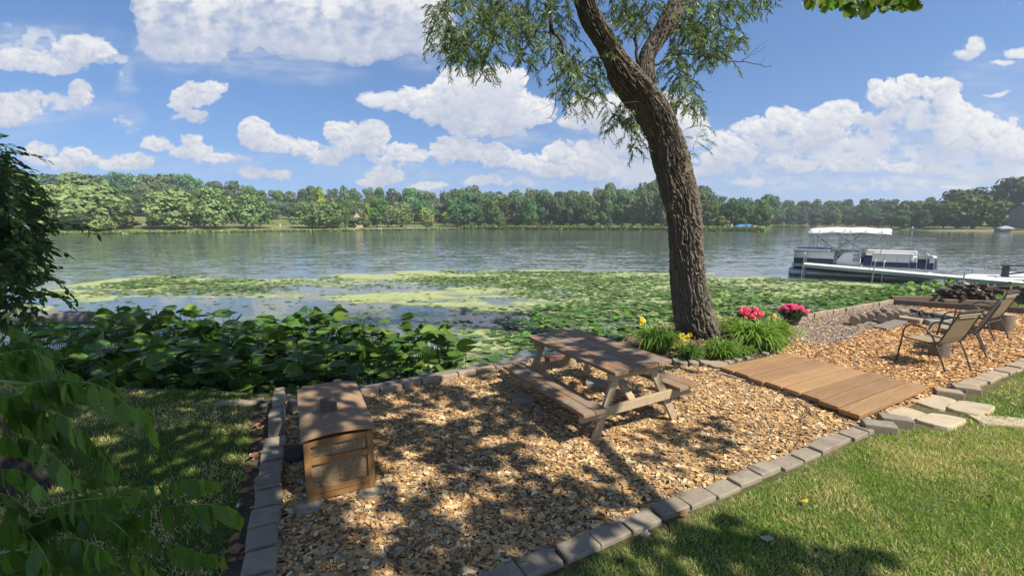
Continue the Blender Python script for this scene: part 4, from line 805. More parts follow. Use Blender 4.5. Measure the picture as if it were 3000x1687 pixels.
for (p, r, h, lb) in [((7.02, 7.32, 0), .135, .34, 'upright log stump under the nearest patio chair'), ((9.95, 9.15, 0), .20, .36, 'upright log stump under the farthest patio chair')]:
    log((p[0], p[1], h/2), (0, 0, 1), h, r, 'tree_stump', lb, 'stump', 'upright stumps', taper=.97, n=20, jag=.05)
# firewood
fw = simple('old firewood', (.05, .038, .03), (.16, .13, .11), 6, .95, .8, .01, fine=24)
for i in range(42):
    l, k_ = divmod(i, 9); x = 11.75+(k_+.5*(l % 2))*.105*(1+.1*l)-(0 if l < 3 else -.3); y = 12.35-(x-11.7)*.17+random.uniform(-.08, .08)
    if l == 4 and k_ > 3: continue
    a = random.gauss(0, .5); r = random.uniform(.04, .07); pale = i in (29, 33)
    log((x, y, .20+.075*l+random.uniform(-.01, .02)), (math.sin(a)+.25*(i % 3), -math.cos(a), random.gauss(0, .18)), random.uniform(.35, .6), r, 'firewood_log', ('pale split log on top of the firewood pile' if pale else 'dark split log in the firewood pile on the timbers, %s of its %s layer' % (ORD[k_], ('lowest', 'second', 'third', 'fourth', 'top')[l])), 'firewood', 'firewood pile', dendm, simple('pale split', (.38, .34, .30), (.5, .46, .42)) if i == 29 else fw, flat=random.choice([0, .2, .4]), n=9, jag=.18)
for i in range(13):
    l, k_ = divmod(i, 5); log((13.75+.12*k_+.06*l, 12.15-.03*k_, .20+.10*l), (.3*random.uniform(-1, 1), -1, .1*random.uniform(-1, 1)), .45, random.uniform(.05, .075), 'firewood_log', 'dark log in the small woodpile behind the chairs, %s of its %s layer' % (ORD[k_], ('lowest', 'middle', 'top')[l]), 'firewood', 'small woodpile', dendm, fw, n=9, jag=.15)
log((14.08, 11.95, .60), (-.72, -.68, 0), .5, .165, 'thick_log', 'thick dark round log lying on top of the small woodpile', 'log', None, dendm, fw, n=20)
# weathered log in the water at the left
lg = log((-11.6, 11.15, -.13), (1, -.10, 0), 5.2, .17, 'driftwood_log', 'long grey weathered log lying in the water at the left', 'log', None, dendm, wood('driftwood', (.13, .12, .11), (.22, .20, .185), (.06, .05, .05), grain=(9, 9, .7), bump=.8), n=18, jag=.06)
# bare earth and stones at the left end of the wall
for i in range(11):
    px = 640+i*15+random.uniform(-6, 6); py = 1186-(i % 3)*5+random.uniform(-4, 4); g = G(px, py, 0); r = random.uniform(.04, .085)
    bm = bmesh.new(); bmesh.ops.create_icosphere(bm, subdivisions=2, radius=r)
    for v in bm.verts: v.co.z *= .55; v.co *= 1+random.uniform(-.09, .09)
    me = bpy.data.meshes.new('rock'); bm.to_mesh(me); bm.free(); tag(link('shore_rock', me, pavt, None, (g.x, g.y, .0), (0, 0, i)), 'small tan rock at the water between lawn and left wall, %s from the left' % ORD[i], 'rock', 'rocks on the bank')
dirt = simple('bare earth', (.065, .048, .035), (.12, .088, .06), 5, .95, .8, .02)
g = G(690, 1225, 0); P = [(g.x+(.55+.1*math.sin(3*a))*math.cos(a), g.y+.22*math.sin(a)+.1*math.cos(a)*-1) for a in np.linspace(0, 2*math.pi, 25)[:-1]]
tag(MB().prism(P, -.05, -.006, [(g.x+(x-g.x)*.9, g.y+(y-g.y)*.85) for x, y in P]).build('bare_earth', dirt, rough=.0), kind='structure')
FB = [(1.12,7.60),(1.3,7.50),(2.0,7.12),(2.55,6.84),(3.2,6.74),(3.6,6.84),(4.4,7.4),(5.0,8.3),(5.75,9.7),(4,9.7),(3.05,9.45),(2.35,8.88),(1.98,8.2)]
tag(MB().prism(FB, -.1, .008).build('flower_bed_soil', dirt), kind='structure')
P = [(-2.9,5.42),(-2.44,4.36),(-1.18,1.6),(-1.31,1.55),(-1.75,2.5),(-2.20,3.5),(-2.60,4.32),(-3.02,5.35)][::-1]
tag(MB().prism(P, -.05, -.004).build('bare_earth_strip', dirt), kind='structure')
# dry leaves
dl = leafmat('dry leaf', rough=.8, trans=.2, spec=.1, tr_tint=(1, .8, .5))
def dry_leaf(p, s, rz, col, label):
    V = []; n = 12
    for i in range(n):
        a = 2*math.pi*i/n; rr = .5*(1+.25*math.cos(5*a)); V.append((rr*math.cos(a), rr*.6*math.sin(a), .12*math.sin(2*a)+.10*math.cos(a)**2))
    V = np.array([(0, 0, .02)]+V)*s; F = np.array([(0, i+1, (i+1) % n+1) for i in range(n)]); me = npmesh('dry_leaf', V, F, 3, np.tile(col, (len(V), 1)))
    return tag(link('dry_leaf', me, dl, None, p, (random.uniform(-.2, .2), random.uniform(-.2, .2), rz)), label, 'leaf', 'fallen dry leaves')
for (px, py, s, c, lb) in [(1997, 1502, .10, (.30, .16, .08), 'curled brown leaf on a grey paver of the lawn edging'), (2237, 1573, .11, (.50, .44, .36), 'pale dry leaf on the shaded lawn at the bottom'), (1890, 1565, .08, (.45, .38, .30), 'small pale leaf at the lawn side of the pavers'), (2357, 1466, .06, (.55, .42, .05), 'yellow leaf on the sunny lawn'), (2890, 1450, .06, (.10, .07, .05), 'dark leaf on the lawn at the right'), (460, 1250, .10, (.42, .25, .15), 'brown leaf on the shaded lawn below the lily bed'),
     (110, 1280, .14, (.40, .24, .14), 'brown leaf near the left trunk'), (60, 1420, .22, (.36, .2, .12), 'large brown leaf at the foot of the left trunk'), (690, 1510, .10, (.33, .17, .1), 'brown leaf beside the near end of the left wall'), (680, 1610, .12, (.33, .17, .1), 'brown leaf beside the left wall at the bottom'), (745, 1245, .10, (.33, .17, .1), 'brown leaf beside the raised blocks of the left wall'), (360, 1370, .09, (.3, .17, .1), 'reddish leaf in the middle of the shaded lawn'), (700, 1480, .06, (.6, .56, .5), 'pale pebble-like leaf by the left wall'), (2898, 1212, .07, (.5, .3, .1), 'orange leaf on the lawn near the slabs')]+[(x_, y_, .07, (.28*q_, .19*q_, .11*q_), 'small brown leaf lying on the wood chips, %s counted from the left' % ORD[i_]) for i_, (x_, y_, q_) in enumerate([(845,1540,1),(1040,1290,1.2),(1150,1600,.8),(1330,1420,1.1),(1420,1250,.9),(1560,1500,1),(1690,1390,1.2),(1840,1330,.8),(2010,1400,1),(2150,1300,.9)])]+[(x_, y_, random.uniform(.06, .11), (.32*q_, .17*q_, .09*q_), 'brown leaf in the soil strip left of the edging wall, %s from the water' % ORD[i_]) for i_, (x_, y_, q_) in enumerate([(772,1215,1),(768,1232,1.2),(762,1252,1),(758,1270,1.3),(752,1288,1),(744,1312,1.2),(738,1335,.9),(728,1372,1.1),(722,1400,1),(712,1440,1.2),(703,1478,1),(695,1530,1.3),(686,1575,1),(676,1640,1.1)])]:
    dry_leaf(tuple(G(px, py, .03)), s, random.random()*6, c, lb)

chips(FB, 420, .02, .05, (3, 1, 3, 4, .5, 2, 5, 3), 'bed_mulch', 'sparse wood chips and litter on the soil of the flower bed')
chips([(-2.9,5.42),(-2.44,4.36),(-1.18,1.6),(-1.31,1.55),(-1.75,2.5),(-2.20,3.5),(-2.60,4.32),(-3.02,5.35)], 500, .02, .055, (1, 1, 2, 4, .5, 1, 5, 3), 'bed_mulch', 'sparse litter in the narrow soil strip left of the edging wall')
# ------------------------------------------------------------------ picnic table
tw = wood('worn table wood', (.23, .125, .065), (.31, .185, .105), (.12, .065, .035), grain=(1.1, 12, 12), rough=.75, wear=(.25, .20, .15), bump=.5)
tl_ = wood('table leg wood', (.36, .27, .17), (.46, .36, .23), (.22, .15, .09), grain=(6, 6, 1.2), rough=.8)
TT = empty('picnic_table', (.981, 5.314, .01), label='weathered wooden picnic table with attached benches on the wood chips', cat='picnic table'); TT.rotation_euler = (.053, -.031, -1.128)
def planks(n, L, v0, v1, z, th, name, mat, gap=.007):
    m = MB(); w = (v1-v0)/n
    for i in range(n): dz = random.uniform(-.0015, .0015); m.box((random.uniform(-.004, .004), v0+w*(i+.5), z-th/2+dz), (L, w-gap, th))
    return m.build(name, mat, TT, bevel=.004, seg=1)
planks(4, 1.872, -.37, .37, .726, .042, 'tabletop', tw); planks(2, 1.872, -.755, -.472, .386, .040, 'bench', tw); planks(2, 1.872, .472, .755, .386, .040, 'bench', tw)
for s in (-1, 1):
    u = s*.775
    MB().box((u+s*.022, 0, .637), (.04, .70, .09)).build('top_cleat', tl_, TT, bevel=.003, seg=1)
    MB().box((u+s*.044, 0, .300), (.04, 1.44, .092)).build('bench_beam', tl_, TT, bevel=.003, seg=1)
    for t in (-1, 1):
        zb = -.01 if s > 0 else .075
        vb = .53-.33*(zb/.68)*1
        MB().bar((u, t*vb*1.0, zb), (u, t*.205, .683), .085, .04, up=(1, 0, 0)).build('leg', tl_, TT, bevel=.003, seg=1)
    MB().bar((u-s*.02, 0, .27), (s*.30, 0, .66), .085, .04, up=(s*.7, 0, .7)).build('brace', tl_, TT, bevel=.003, seg=1)
for (px, py, lb) in [(1533, 1163, 'grey concrete block under the left rear leg of the picnic table'), (1745, 1118, 'grey concrete block under the right rear leg of the picnic table')]:
    g = G(px, py, .07); block((g.x, g.y), .27, .20, -.01, .085, -.2, conc, 'concrete_block', lb, 'block', 'concrete blocks under the table')
# ------------------------------------------------------------------ storage bin
BX = empty('storage_bin', (-1.61, 3.92, .005), R(26), label='brown wooden storage bin with a speckled panel and bowed lid', cat='storage bin')
bwood = wood('bin wood', (.23, .12, .045), (.30, .165, .065), (.14, .07, .03), grain=(2, 2, 2), rough=.6, bump=.15)
sp = N('speckled panel'); v = sp.map((1, 1, .45)); a_ = sp.noise(150, 3, .6, v); b_ = sp.noise(4, 4); c_ = sp.mix(sp.rng(a_, .50, .60), (.32, .215, .115), (.085, .075, .05)); c_ = sp.mix(sp.rng(b_, .4, .7, 0, .35), c_, (.27, .2, .13)); sp.done(sp.pbr(c_, .9, sp.bump(a_, .4, .003), 0, .1))
ld = N('lid board'); a_ = ld.noise(5, 8, .7); b_ = ld.noise(60, 4, .7, ld.map((1, 1, 1))); c_ = ld.mix(ld.rng(a_, .35, .65), (.27, .17, .10), (.34, .225, .14)); c_ = ld.mix(ld.rng(b_, .45, .65, 0, .45), c_, (.34, .25, .18)); c_ = ld.mix(ld.rng(ld.noise(1.6, 3, .5), .55, .66, 0, .5), c_, (.15, .11, .08)); ld.done(ld.pbr(c_, .85, ld.bump(b_, .3, .002), 0, .15))
hx, hy, H_ = .255, .555, .535
bd = MB(); bd.box((0, 0, H_/2+.02), (2*hx-.04, 2*hy-.04, H_-.06)); bd.build('panel', MATS['speckled panel'], BX)
for sx in (-1, 1):
    for sy in (-1, 1): MB().box((sx*(hx-.02), sy*(hy-.02), H_/2-.01), (.05, .05, H_)).build('leg', bwood, BX, bevel=.003, seg=1)
for sy in (-1, 1):
    for z, h in ((H_-.035, .05), (H_*.655, .05), (.105, .05), (.05, .045)): MB().box((0, sy*(hy-.012), z), (2*hx-.09, .03 if z > .06 else .02, h)).build('end_rail', bwood, BX, bevel=.002, seg=1)
for sx in (-1, 1):
    for z, h in ((H_-.035, .05), (H_*.655, .05), (.105, .05), (.05, .045)): MB().box((sx*(hx-.012), 0, z), (.03, 2*hy-.09, h)).build('side_rail', bwood, BX, bevel=.002, seg=1)
m = MB(); nx = 9
for j, y in enumerate((-hy-.03, -hy*.33, hy*.33, hy+.03)):
    for i in range(nx):
        u = -1+2*i/(nx-1); z = H_+.004+.028*(1-u*u)*(1.0 if j in (0, 3) else 1.1); m.v.append((u*(hx+.02), y, z)); m.v.append((u*(hx+.02), y, z+.026))
for j in range(3):
    for i in range(nx-1):
        a = (j*nx+i)*2; b = a+2; c = a+nx*2; d = c+2; m.f += [(a+1, b+1, d+1, c+1), (a, c, d, b)]
    a = j*nx*2; m.f.append((a, a+1, a+nx*2+1, a+nx*2)); a = (j*nx+nx-1)*2; m.f.append((a, a+nx*2, a+nx*2+1, a+1))
for i in range(nx-1): a = i*2; m.f.append((a, a+2, a+3, a+1)); a = (3*nx+i)*2; m.f.append((a, a+1, a+3, a+2))
lid = m.build('lid', MATS['lid board'], BX)
g = G(962, 1190, .62); tag(MB().box((0, 0, .04), (.115, .16, .09)).build('paving_brick', stone('dark brick', (.13, .10, .075), (.19, .15, .115)), None, (g.x, g.y, .005+H_+.052), (.01, .01, R(33)), bevel=.012, sub=1, rough=.003), 'grey paving brick weighing down the lid of the storage bin', 'brick')
for (px, py, r, mt, lb) in [(903, 1487, .115, conc, 'round concrete pad under the near left leg of the storage bin'), (1090, 1442, .105, lime, 'pale round pad under the near right leg of the storage bin'), (872, 1345, .11, fdw, 'black round pad at the left side of the storage bin')]:
    g = G(px, py, .0); h = .03 if mt != fdw else .10
    tag(MB().lathe([(r, -.02), (r, h-.008), (r-.012, h), (.01, h)], (g.x, g.y, 0), 22).build('round_pad', mt), lb, 'pad', 'round pads under the bin')
# ------------------------------------------------------------------ patio chairs
fr = simple('bronze tube', (.075, .062, .055), (.11, .095, .085), 12, .4, .05, spec=.5, metal=.3)
sl_ = N('sling fabric'); wv = sl_.n('ShaderNodeTexWave'); wv.inputs['Scale'].default_value = 60; sl_.put(wv.inputs[0], sl_.co); pS = sl_.pbr(sl_.mix(sl_.rng(wv.outputs['Fac'], .2, .8), (.34, .26, .16), (.42, .33, .21)), .7, None, 0, .2)
tS = sl_.n('ShaderNodeBsdfTranslucent'); tS.inputs[0].default_value = (.5, .38, .24, 1); xS = sl_.n('ShaderNodeMixShader'); xS.inputs[0].default_value = .3; sl_.t.links.new(pS, xS.inputs[1]); sl_.t.links.new(tS.outputs[0], xS.inputs[2]); sl_.done(xS.outputs[0])
trim = simple('sling trim', (.46, .38, .27), (.52, .44, .32), 20, .7, .1)
def smooth_path(P, n=5):
    P = [Vector(p) for p in P]; out = []
    for i in range(len(P)-1):
        a, b, c, d = P[max(i-1, 0)], P[i], P[i+1], P[min(i+2, len(P)-1)]
        for k in range(n):
            t = k/n; out.append(.5*((2*b)+(c-a)*t+(2*a-5*b+4*c-d)*t*t+(3*b-a-3*c+d)*t**3))
    return out+[P[-1]]
def chair(loc, fwd, label):
    t = empty('patio_chair', (loc[0], loc[1], 0), math.atan2(fwd[1], fwd[0])-math.pi/2, label=label, cat='chair', group='patio chairs at the fire pit')
    for s in (-1, 1):
        x = s*.27
        MB().tube(smooth_path([(x, -.20, .40), (x, .10, .405), (x, .235, .415), (x, .265, .40)]), .011, 8).build('seat_tube', fr, t, smooth=True)
        MB().tube(smooth_path([(x, -.17, .385), (x*.99, -.235, .46), (x*.97, -.33, .70), (x*.95, -.42, .92)]), .012, 8).build('back_tube', fr, t, smooth=True)
        MB().tube(smooth_path([(x*1.05, .30, .0), (x*1.08, .255, .36), (x*1.12, .22, .56), (x*1.15, .12, .635), (x*1.15, -.04, .62), (x*1.1, -.14, .52), (x*1.05, -.19, .40), (x*1.05, -.24, .30), (x*1.05, -.37, .0)]), .0125, 8).build('arm_leg', fr, t, smooth=True)
        for y_ in (.30, -.37): MB().lathe([(.015, 0), (.016, .03)], (x*1.05, y_, 0), 8).build('foot_cap', fdw, t)
    MB().tube([(-.28, -.215, .345), (.28, -.215, .345)], .010, 8).build('crossbar', fr, t); MB().tube(smooth_path([(-.257, -.42, .92), (-.2, -.43, .935), (.2, -.43, .935), (.257, -.42, .92)]), .012, 8).build('top_bar', fr, t, smooth=True)
    m = MB(); pr = [(.24, .41), (.1, .395), (-.08, .385), (-.17, .395)]
    for (y, z) in pr: m.v += [(-.262, y, z), (.262, y, z), (-.262, y, z-.004), (.262, y, z-.004)]
    for i in range(3): a = i*4; m.f += [(a, a+1, a+5, a+4), (a+2, a+6, a+7, a+3)]
    m.build('seat', MATS['sling fabric'], t)
    m = MB(); pr = [(-.205, .42), (-.25, .51), (-.335, .72), (-.375, .82), (-.418, .918)]
    for (y, z) in pr: m.v += [(-.255, y, z), (.255, y, z), (-.255, y-.004, z-.002), (.255, y-.004, z-.002)]
    for i in range(4): a = i*4; m.f += [(a, a+1, a+5, a+4), (a+2, a+6, a+7, a+3)]
    m.build('backrest', MATS['sling fabric'], t); m = MB(); m.bar((-.255, -.408, .870), (.255, -.408, .870), .010, .010); m.bar((-.2, -.392, .835), (.2, -.392, .835), .008, .014); m.build('trim_band', trim, t)
    return t
chair((6.50, 6.90), (-.30, .93), 'nearest brown patio chair with its back to the camera, left of the other chairs')
chair((7.60, 7.62), (-.72, .70), 'patio chair seen edge-on from behind the nearest chair')
chair((9.00, 8.68), (-.42, .9), 'farthest patio chair at the right edge with its back to the camera')
# ------------------------------------------------------------------ pontoon boat (water line is z = 0 of the boat)
alu = simple('brushed aluminium', (.38, .40, .42), (.48, .50, .52), 2, .38, .05, metal=.75, spec=.5); fence = simple('boat fence', (.52, .52, .49), (.60, .60, .57), 2, .45, .05); navy = simple('navy panel', (.012, .018, .06), (.02, .028, .08), 2, .35, .05, spec=.5)
vinyl = simple('white vinyl', (.70, .69, .64), (.76, .75, .70), 3, .5, .15); canv = simple('canvas', (.72, .72, .72), (.78, .78, .78), 3, .8, .2); tarp = simple('grey tarp', (.26, .28, .32), (.34, .36, .40), 4, .6, .4); carpet = simple('deck carpet', (.12, .13, .15), (.16, .17, .2), 30, .95, .2)
BT = empty('pontoon_boat', (13.6, 22.0, ZW), math.atan2(-.6, .8), label='white and navy pontoon boat with a white canopy moored at the dock', cat='boat')
for y in (.32, 2.05):
    MB().tube([(-.25, y, .13), (-.1, y, .13), (4.6, y, .13), (4.95, y, .20), (5.25, y, .33)], [.22, .29, .29, .22, .05], 18).build('pontoon', alu, BT, smooth=True)
m = MB(); m.box((2.5, 1.18, .50), (5.2, 2.4, .07)); m.build('deck', carpet, BT, bevel=.01); m = MB(); [m.box((2.5, y, .515), (5.26, .03, .10)) for y in (-.035, 2.395)]; [m.box((x, 1.18, .515), (.03, 2.4, .10)) for x in (-.115, 5.115)]; m.build('deck_rim', alu, BT)
def fence_panel(a, b, z0=.56, z1=1.16, nav=(.60, .86), posts=3):
    a, b = Vector(a), Vector(b); d = b-a
    MB().bar((a.x, a.y, (z0+z1)/2), (b.x, b.y, (z0+z1)/2), .02, z1-z0-.03).build('fence_panel', fence, BT)
    if nav:
        n_ = Vector((-d.y, d.x)).normalized()*.014
        for s in (-1, 1): MB().bar((a.x+n_.x*s, a.y+n_.y*s, (nav[0]+nav[1])/2), (b.x+n_.x*s, b.y+n_.y*s, (nav[0]+nav[1])/2), .006, nav[1]-nav[0]).build('navy_stripe', navy, BT)
    m = MB(); m.tube([(a.x, a.y, z1), (b.x, b.y, z1)], .020, 8)
    for i in range(posts+1): q = a.lerp(b, i/posts); m.tube([(q.x, q.y, z0), (q.x, q.y, z1)], .017, 6)
    m.build('fence_rail', alu, BT)
fence_panel((-.05, 0), (1.5, 0), posts=3); fence_panel((2.9, 0), (4.15, 0), nav=(.60, .82), posts=3); fence_panel((-.05, 2.35), (5.0, 2.35), posts=7); fence_panel((-.05, 0), (-.05, 2.35), posts=3)
m = MB()
for y in (0, .55, 1.1, 1.75, 2.3): m.tube(smooth_path([(4.15 if y == 0 else 4.9, y, 1.17), (4.85, y, 1.14), (5.02, y, .98), (5.04, y, .56)], 4), .018, 6)
m.tube([(4.98, 0, 1.0), (4.98, 2.3, 1.0)], .018, 6); m.tube([(4.7, 0, .56), (4.7, 0, 1.14)], .017, 6); m.tube([(4.4, 0, .56), (4.4, 0, 1.15)], .017, 6); m.build('bow_rail', alu, BT)
MB().box((4.55, -.005, .72), (.75, .012, .26)).build('navy_stripe', navy, BT); MB().box((5.05, .5, .82), (.015, .85, .45)).build('bow_gate', tarp, BT)
# rear lounge under a grey cover
m = MB(); m.box((.62, 1.15, .86), (1.25, 2.2, .60)); m.build('rear_seat', vinyl, BT, bevel=.05); m = MB(); m.box((.62, 1.13, 1.21), (1.45, 2.45, .13)); m.build('seat_cover', tarp, BT, bevel=.05, seg=3)
# helm console, wheel
m = MB(); m.add([(1.6, .12, .55), (2.5, .12, .55), (2.5, .12, 1.15), (2.25, .12, 1.22), (1.85, .12, 1.16), (1.6, .12, .80), (1.6, .85, .55), (2.5, .85, .55), (2.5, .85, 1.15), (2.25, .85, 1.22), (1.85, .85, 1.16), (1.6, .85, .80)], [(0, 1, 2, 3, 4, 5), (11, 10, 9, 8, 7, 6), (0, 6, 7, 1), (1, 7, 8, 2), (2, 8, 9, 3), (3, 9, 10, 4), (4, 10, 11, 5), (5, 11, 6, 0)]); cs = m.build('console', vinyl, BT, bevel=.03)
m = MB(); m.v += []; pts = [(1.62+.10*math.cos(a)*.3, .5+.19*math.cos(a), 1.12+.19*math.sin(a)) for a in np.linspace(0, 2*math.pi, 17)]; m.tube(pts, .014, 6, cap=False); m.tube([(1.62, .31, 1.12), (1.62, .69, 1.12)], .01, 5); m.build('steering_wheel', dk, cs)
MB().tube(smooth_path([(1.55, .06, .60), (1.62, .06, 1.0), (1.95, .06, 1.2), (2.4, .06, 1.16), (2.45, .06, .6)], 4), .015, 6).build('console_trim', alu, BT)
m = MB(); m.box((2.33, .10, .85), (.24, .02, .16)); m.box((2.33, .10, 1.04), (.24, .02, .10)); m.build('console_pocket', tarp, cs)
# helm seat
m = MB(); m.box((1.35, 1.3, .82), (.5, .55, .5)); m.box((1.12, 1.3, 1.2), (.12, .55, .5)); m.build('helm_seat', vinyl, BT, bevel=.04)
# front lounges
m = MB(); m.box((3.6, .32, .78), (1.35, .5, .42)); m.box((3.6, .12, 1.06), (1.4, .16, .34)); m.build('front_seat', vinyl, BT, bevel=.05); m = MB(); m.box((3.6, 2.05, .78), (1.9, .5, .42)); m.box((3.6, 2.25, 1.06), (1.9, .16, .34)); m.build('front_seat', vinyl, BT, bevel=.05)
MB().box((2.68, .02, .84), (.02, .03, .5)).build('gate_post', alu, BT); MB().box((2.75, .0, .85), (.32, .015, .5)).build('side_gate', navy, BT)
# outboard motor
# canopy
m = MB(); nx, ny = 15, 9
for j in range(ny):
    for i in range(nx):
        u = -1+2*i/(nx-1); v = -1+2*j/(ny-1); sag = .035*math.cos(u*math.pi*1.5)**2; z = 2.13+.17*(1-v**4*.55-.42*u**4)-.09*max(0, abs(v)-.85)/.15-sag
        m.v.append((1.95+u*1.52, 1.17+v*1.22, z))
for j in range(ny-1):
    for i in range(nx-1): a = j*nx+i; m.f.append((a, a+1, a+nx+1, a+nx))
me = m.mesh('canopy', smooth=True); bm = bmesh.new(); bm.from_mesh(me); r_e = bmesh.ops.extrude_face_region(bm, geom=bm.faces[:])
for v in [q for q in r_e['geom'] if isinstance(q, bmesh.types.BMVert)]: v.co.z -= .02
for v in bm.verts:
    if abs(abs(v.co.y-1.17)-1.22) < .01: v.co.z -= .03
bmesh.ops.recalc_face_normals(bm, faces=bm.faces[:]); bm.to_mesh(me); bm.free(); link('canopy', me, canv, BT)
for y in (.0, 2.34):
    m = MB(); e = 2.08
    m.tube([(.70, y, 1.18), (.66, y, 1.82)], .018, 6); m.tube([(.66, y, 1.82), (.42, y, e+.03)], .019, 6); m.tube([(.66, y, 1.82), (.9, y, e+.08)], .019, 6); m.tube([(.68, y, 1.80), (1.45, y, 1.2)], .018, 6)
    m.tube([(1.45, y, 1.2), (2.2, y, 1.75), (2.6, y, e+.10)], .019, 6); m.tube([(2.55, y, 1.2), (1.62, y, 1.82), (1.35, y, e+.13)], .019, 6); m.tube([(2.2, y, 1.8), (2.0, y, e+.14)], .019, 6); m.tube([(1.62, y, 1.82), (1.85, y, e+.14)], .019, 6); m.tube([(1.60, y, 1.8), (1.66, y, 1.2)], .018, 6)
    m.tube([(2.55, y, 1.2), (3.25, y, 1.82), (3.46, y, e+.03)], .019, 6); m.tube([(3.25, y, 1.82), (3.1, y, e+.1)], .019, 6); m.tube([(3.25, y, 1.82), (3.15, y, 1.16)], .018, 6); m.tube([(2.24, y, 1.8), (2.15, y, 1.18)], .018, 6)
    m.build('canopy_frame', alu, BT)
# ------------------------------------------------------------------ docks
dockw = N('dock plank'); br = dockw.n('ShaderNodeTexBrick'); br.offset = 0; dockw.put(br.inputs[0], dockw.map((1, .1, 1))); br.inputs['Scale'].default_value = 7; br.inputs['Mortar Size'].default_value = .02; br.inputs['Row Height'].default_value = 9; br.inputs['Color1'].default_value = (.60, .59, .56, 1); br.inputs['Color2'].default_value = (.68, .67, .64, 1); br.inputs['Mortar'].default_value = (.3, .3, .29, 1); dockw.done(dockw.pbr(br.outputs[0], .6, None, 0, .3))
ang = math.atan2(-.6, .8)
DK = empty('boat_dock', (13.2, 20.8, 0), ang, label='long white dock in front of the pontoon boat', cat='dock'); DK.rotation_euler = (0, math.atan2(.32, 6.8), ang)
for k_ in range(4): MB().box((1.2+k_*2.42, .55, .28), (2.40, 1.06, .05)).build('deck_section', dockw.m, DK, bevel=.006, seg=1)
m = MB(); [m.box((4.83, y, .235), (9.7, .04, .13)) for y in (.02, 1.08)]; [m.box((x, .55, .22), (.05, 1.0, .08)) for x in np.arange(.1, 9.8, 1.2)]; m.build('frame', alu, DK)
for (x, y, zt) in [(.02, -.04, .78), (.02, 1.14, .5), (2.55, -.04, .72), (2.9, 1.14, .62), (5.3, -.04, .55), (5.3, 1.14, .5), (7.6, -.04, .42), (7.6, 1.14, .42)]:
    t_ = MB().tube([(x, y, -1.4), (x, y, zt)], .024, 8); t_.build('dock_post', alu, DK)
    if zt > .6: MB().lathe([(.03, zt-.03), (.03, zt+.05), (.02, zt+.06)], (x, y, 0), 8).build('post_cap', whitem, DK)
P = [G(2792, 812, .0), G(2885, 795, .0), G(3060, 799, .0), G(3080, 822, .0)]; c_ = sum(P, Vector())/4
PL = empty('dock_platform', (c_.x, c_.y, 0), label='wide white platform behind the dock at the right edge', cat='dock')
MB().prism([(p.x-c_.x, p.y-c_.y) for p in P][::-1], -.07, .0).build('deck', dockw.m, PL)
for i, p in enumerate(P): MB().tube([(p.x-c_.x, p.y-c_.y, -1.3), (p.x-c_.x, p.y-c_.y, .35 if i in (1, 2) else .0)], .025, 8).build('dock_post', alu, PL)
MB().box((-.55, .35, .10), (.95, .06, .20), Matrix.Rotation(-.35, 3, 'Z')).build('side_panel', tarp, PL)
g = G(2985, 814, .0); m = MB(); T2 = empty('dark_bench', (g.x+.3, g.y+.1, 0), -.5, label='dark slatted bench standing on the dock platform at the right edge', cat='bench')
pur = simple('dark bench paint', (.035, .03, .05), (.06, .05, .08), 6, .6, .1)
for k_ in range(3): m.box((0, -.16+.16*k_, .46), (1.3, .14, .04))
m.build('seat', pur, T2)
for s in (-1, 1): MB().box((s*.55, 0, .22), (.09, .42, .44)).box((s*.55, 0, .05), (.1, .5, .06)).build('leg', pur, T2)
MB().bar((-.55, 0, .10), (.55, 0, .32), .05, .06).build('brace', pur, T2)
# ------------------------------------------------------------------ daylilies, flower pots
blade = leafmat('daylily blade', rough=.4, trans=.35, spec=.4)
def clump(px, py, n, L, spread,  label, base=(.15, .28, .045), w=.011, lean=.0):
    g = G(px, py, 0); V, F, C = [], [], []; o = 0; S_ = 7
    L *= 1.22; n = int(n*1.15); w *= 1.1; root = empty('daylily_plant', (g.x, g.y, 0), label=label, cat='plant', group='daylilies of the flower bed')
    a = rng.random(n)*2*np.pi; l = L*(.55+.55*rng.random(n)); out = .25+.75*rng.random(n); r0 = spread*rng.random(n)**.5*.55; a0 = rng.random(n)*2*np.pi
    ts = np.linspace(0, 1, S_)
    hx_ = np.outer(out*l*.85, ts**1.35); hz = np.outer(l, ts*1.25)-np.outer(l*(.35+.75*out), ts**2.3); hz = np.maximum(hz, .01)
    X = (r0*np.cos(a0))[:, None]+hx_*np.cos(a)[:, None]+lean*ts**2*L; Y = (r0*np.sin(a0))[:, None]+hx_*np.sin(a)[:, None]
    ww = w*(.7+.6*rng.random(n))[:, None]*np.array([.7, 1, 1.05, 1, .85, .55, .08])[None]
    tx = -np.sin(a)[:, None]*ww; ty = np.cos(a)[:, None]*ww
    Vv = np.stack([np.stack([X-tx, Y-ty, hz], -1), np.stack([X, Y, hz-ww*.5], -1), np.stack([X+tx, Y+ty, hz], -1)], 2).reshape(-1, 3)
    b = np.arange(n)[:, None]*S_*3+np.arange(S_-1)[None]*3; b = b.ravel(); Fc = np.concatenate([np.stack([b, b+1, b+4, b+3], 1), np.stack([b+1, b+2, b+5, b+4], 1)])
    cc = greens(n, base, .3, (.26, .27, .08), .12); link('foliage', npmesh('foliage', Vv, Fc, 4, np.repeat(cc, S_*3, 0), True), blade, root)
    return root
clA = clump(1925, 1030, 460, .56, .34, 'daylily clump between the picnic table and the willow trunk'); clB = clump(2020, 1056, 260, .34, .22, 'low daylily clump in front of the willow trunk on the left', (.12, .23, .04)); clC = clump(2110, 1048, 360, .36, .34, 'low daylily clump in front of the willow trunk on the right', (.13, .25, .04))
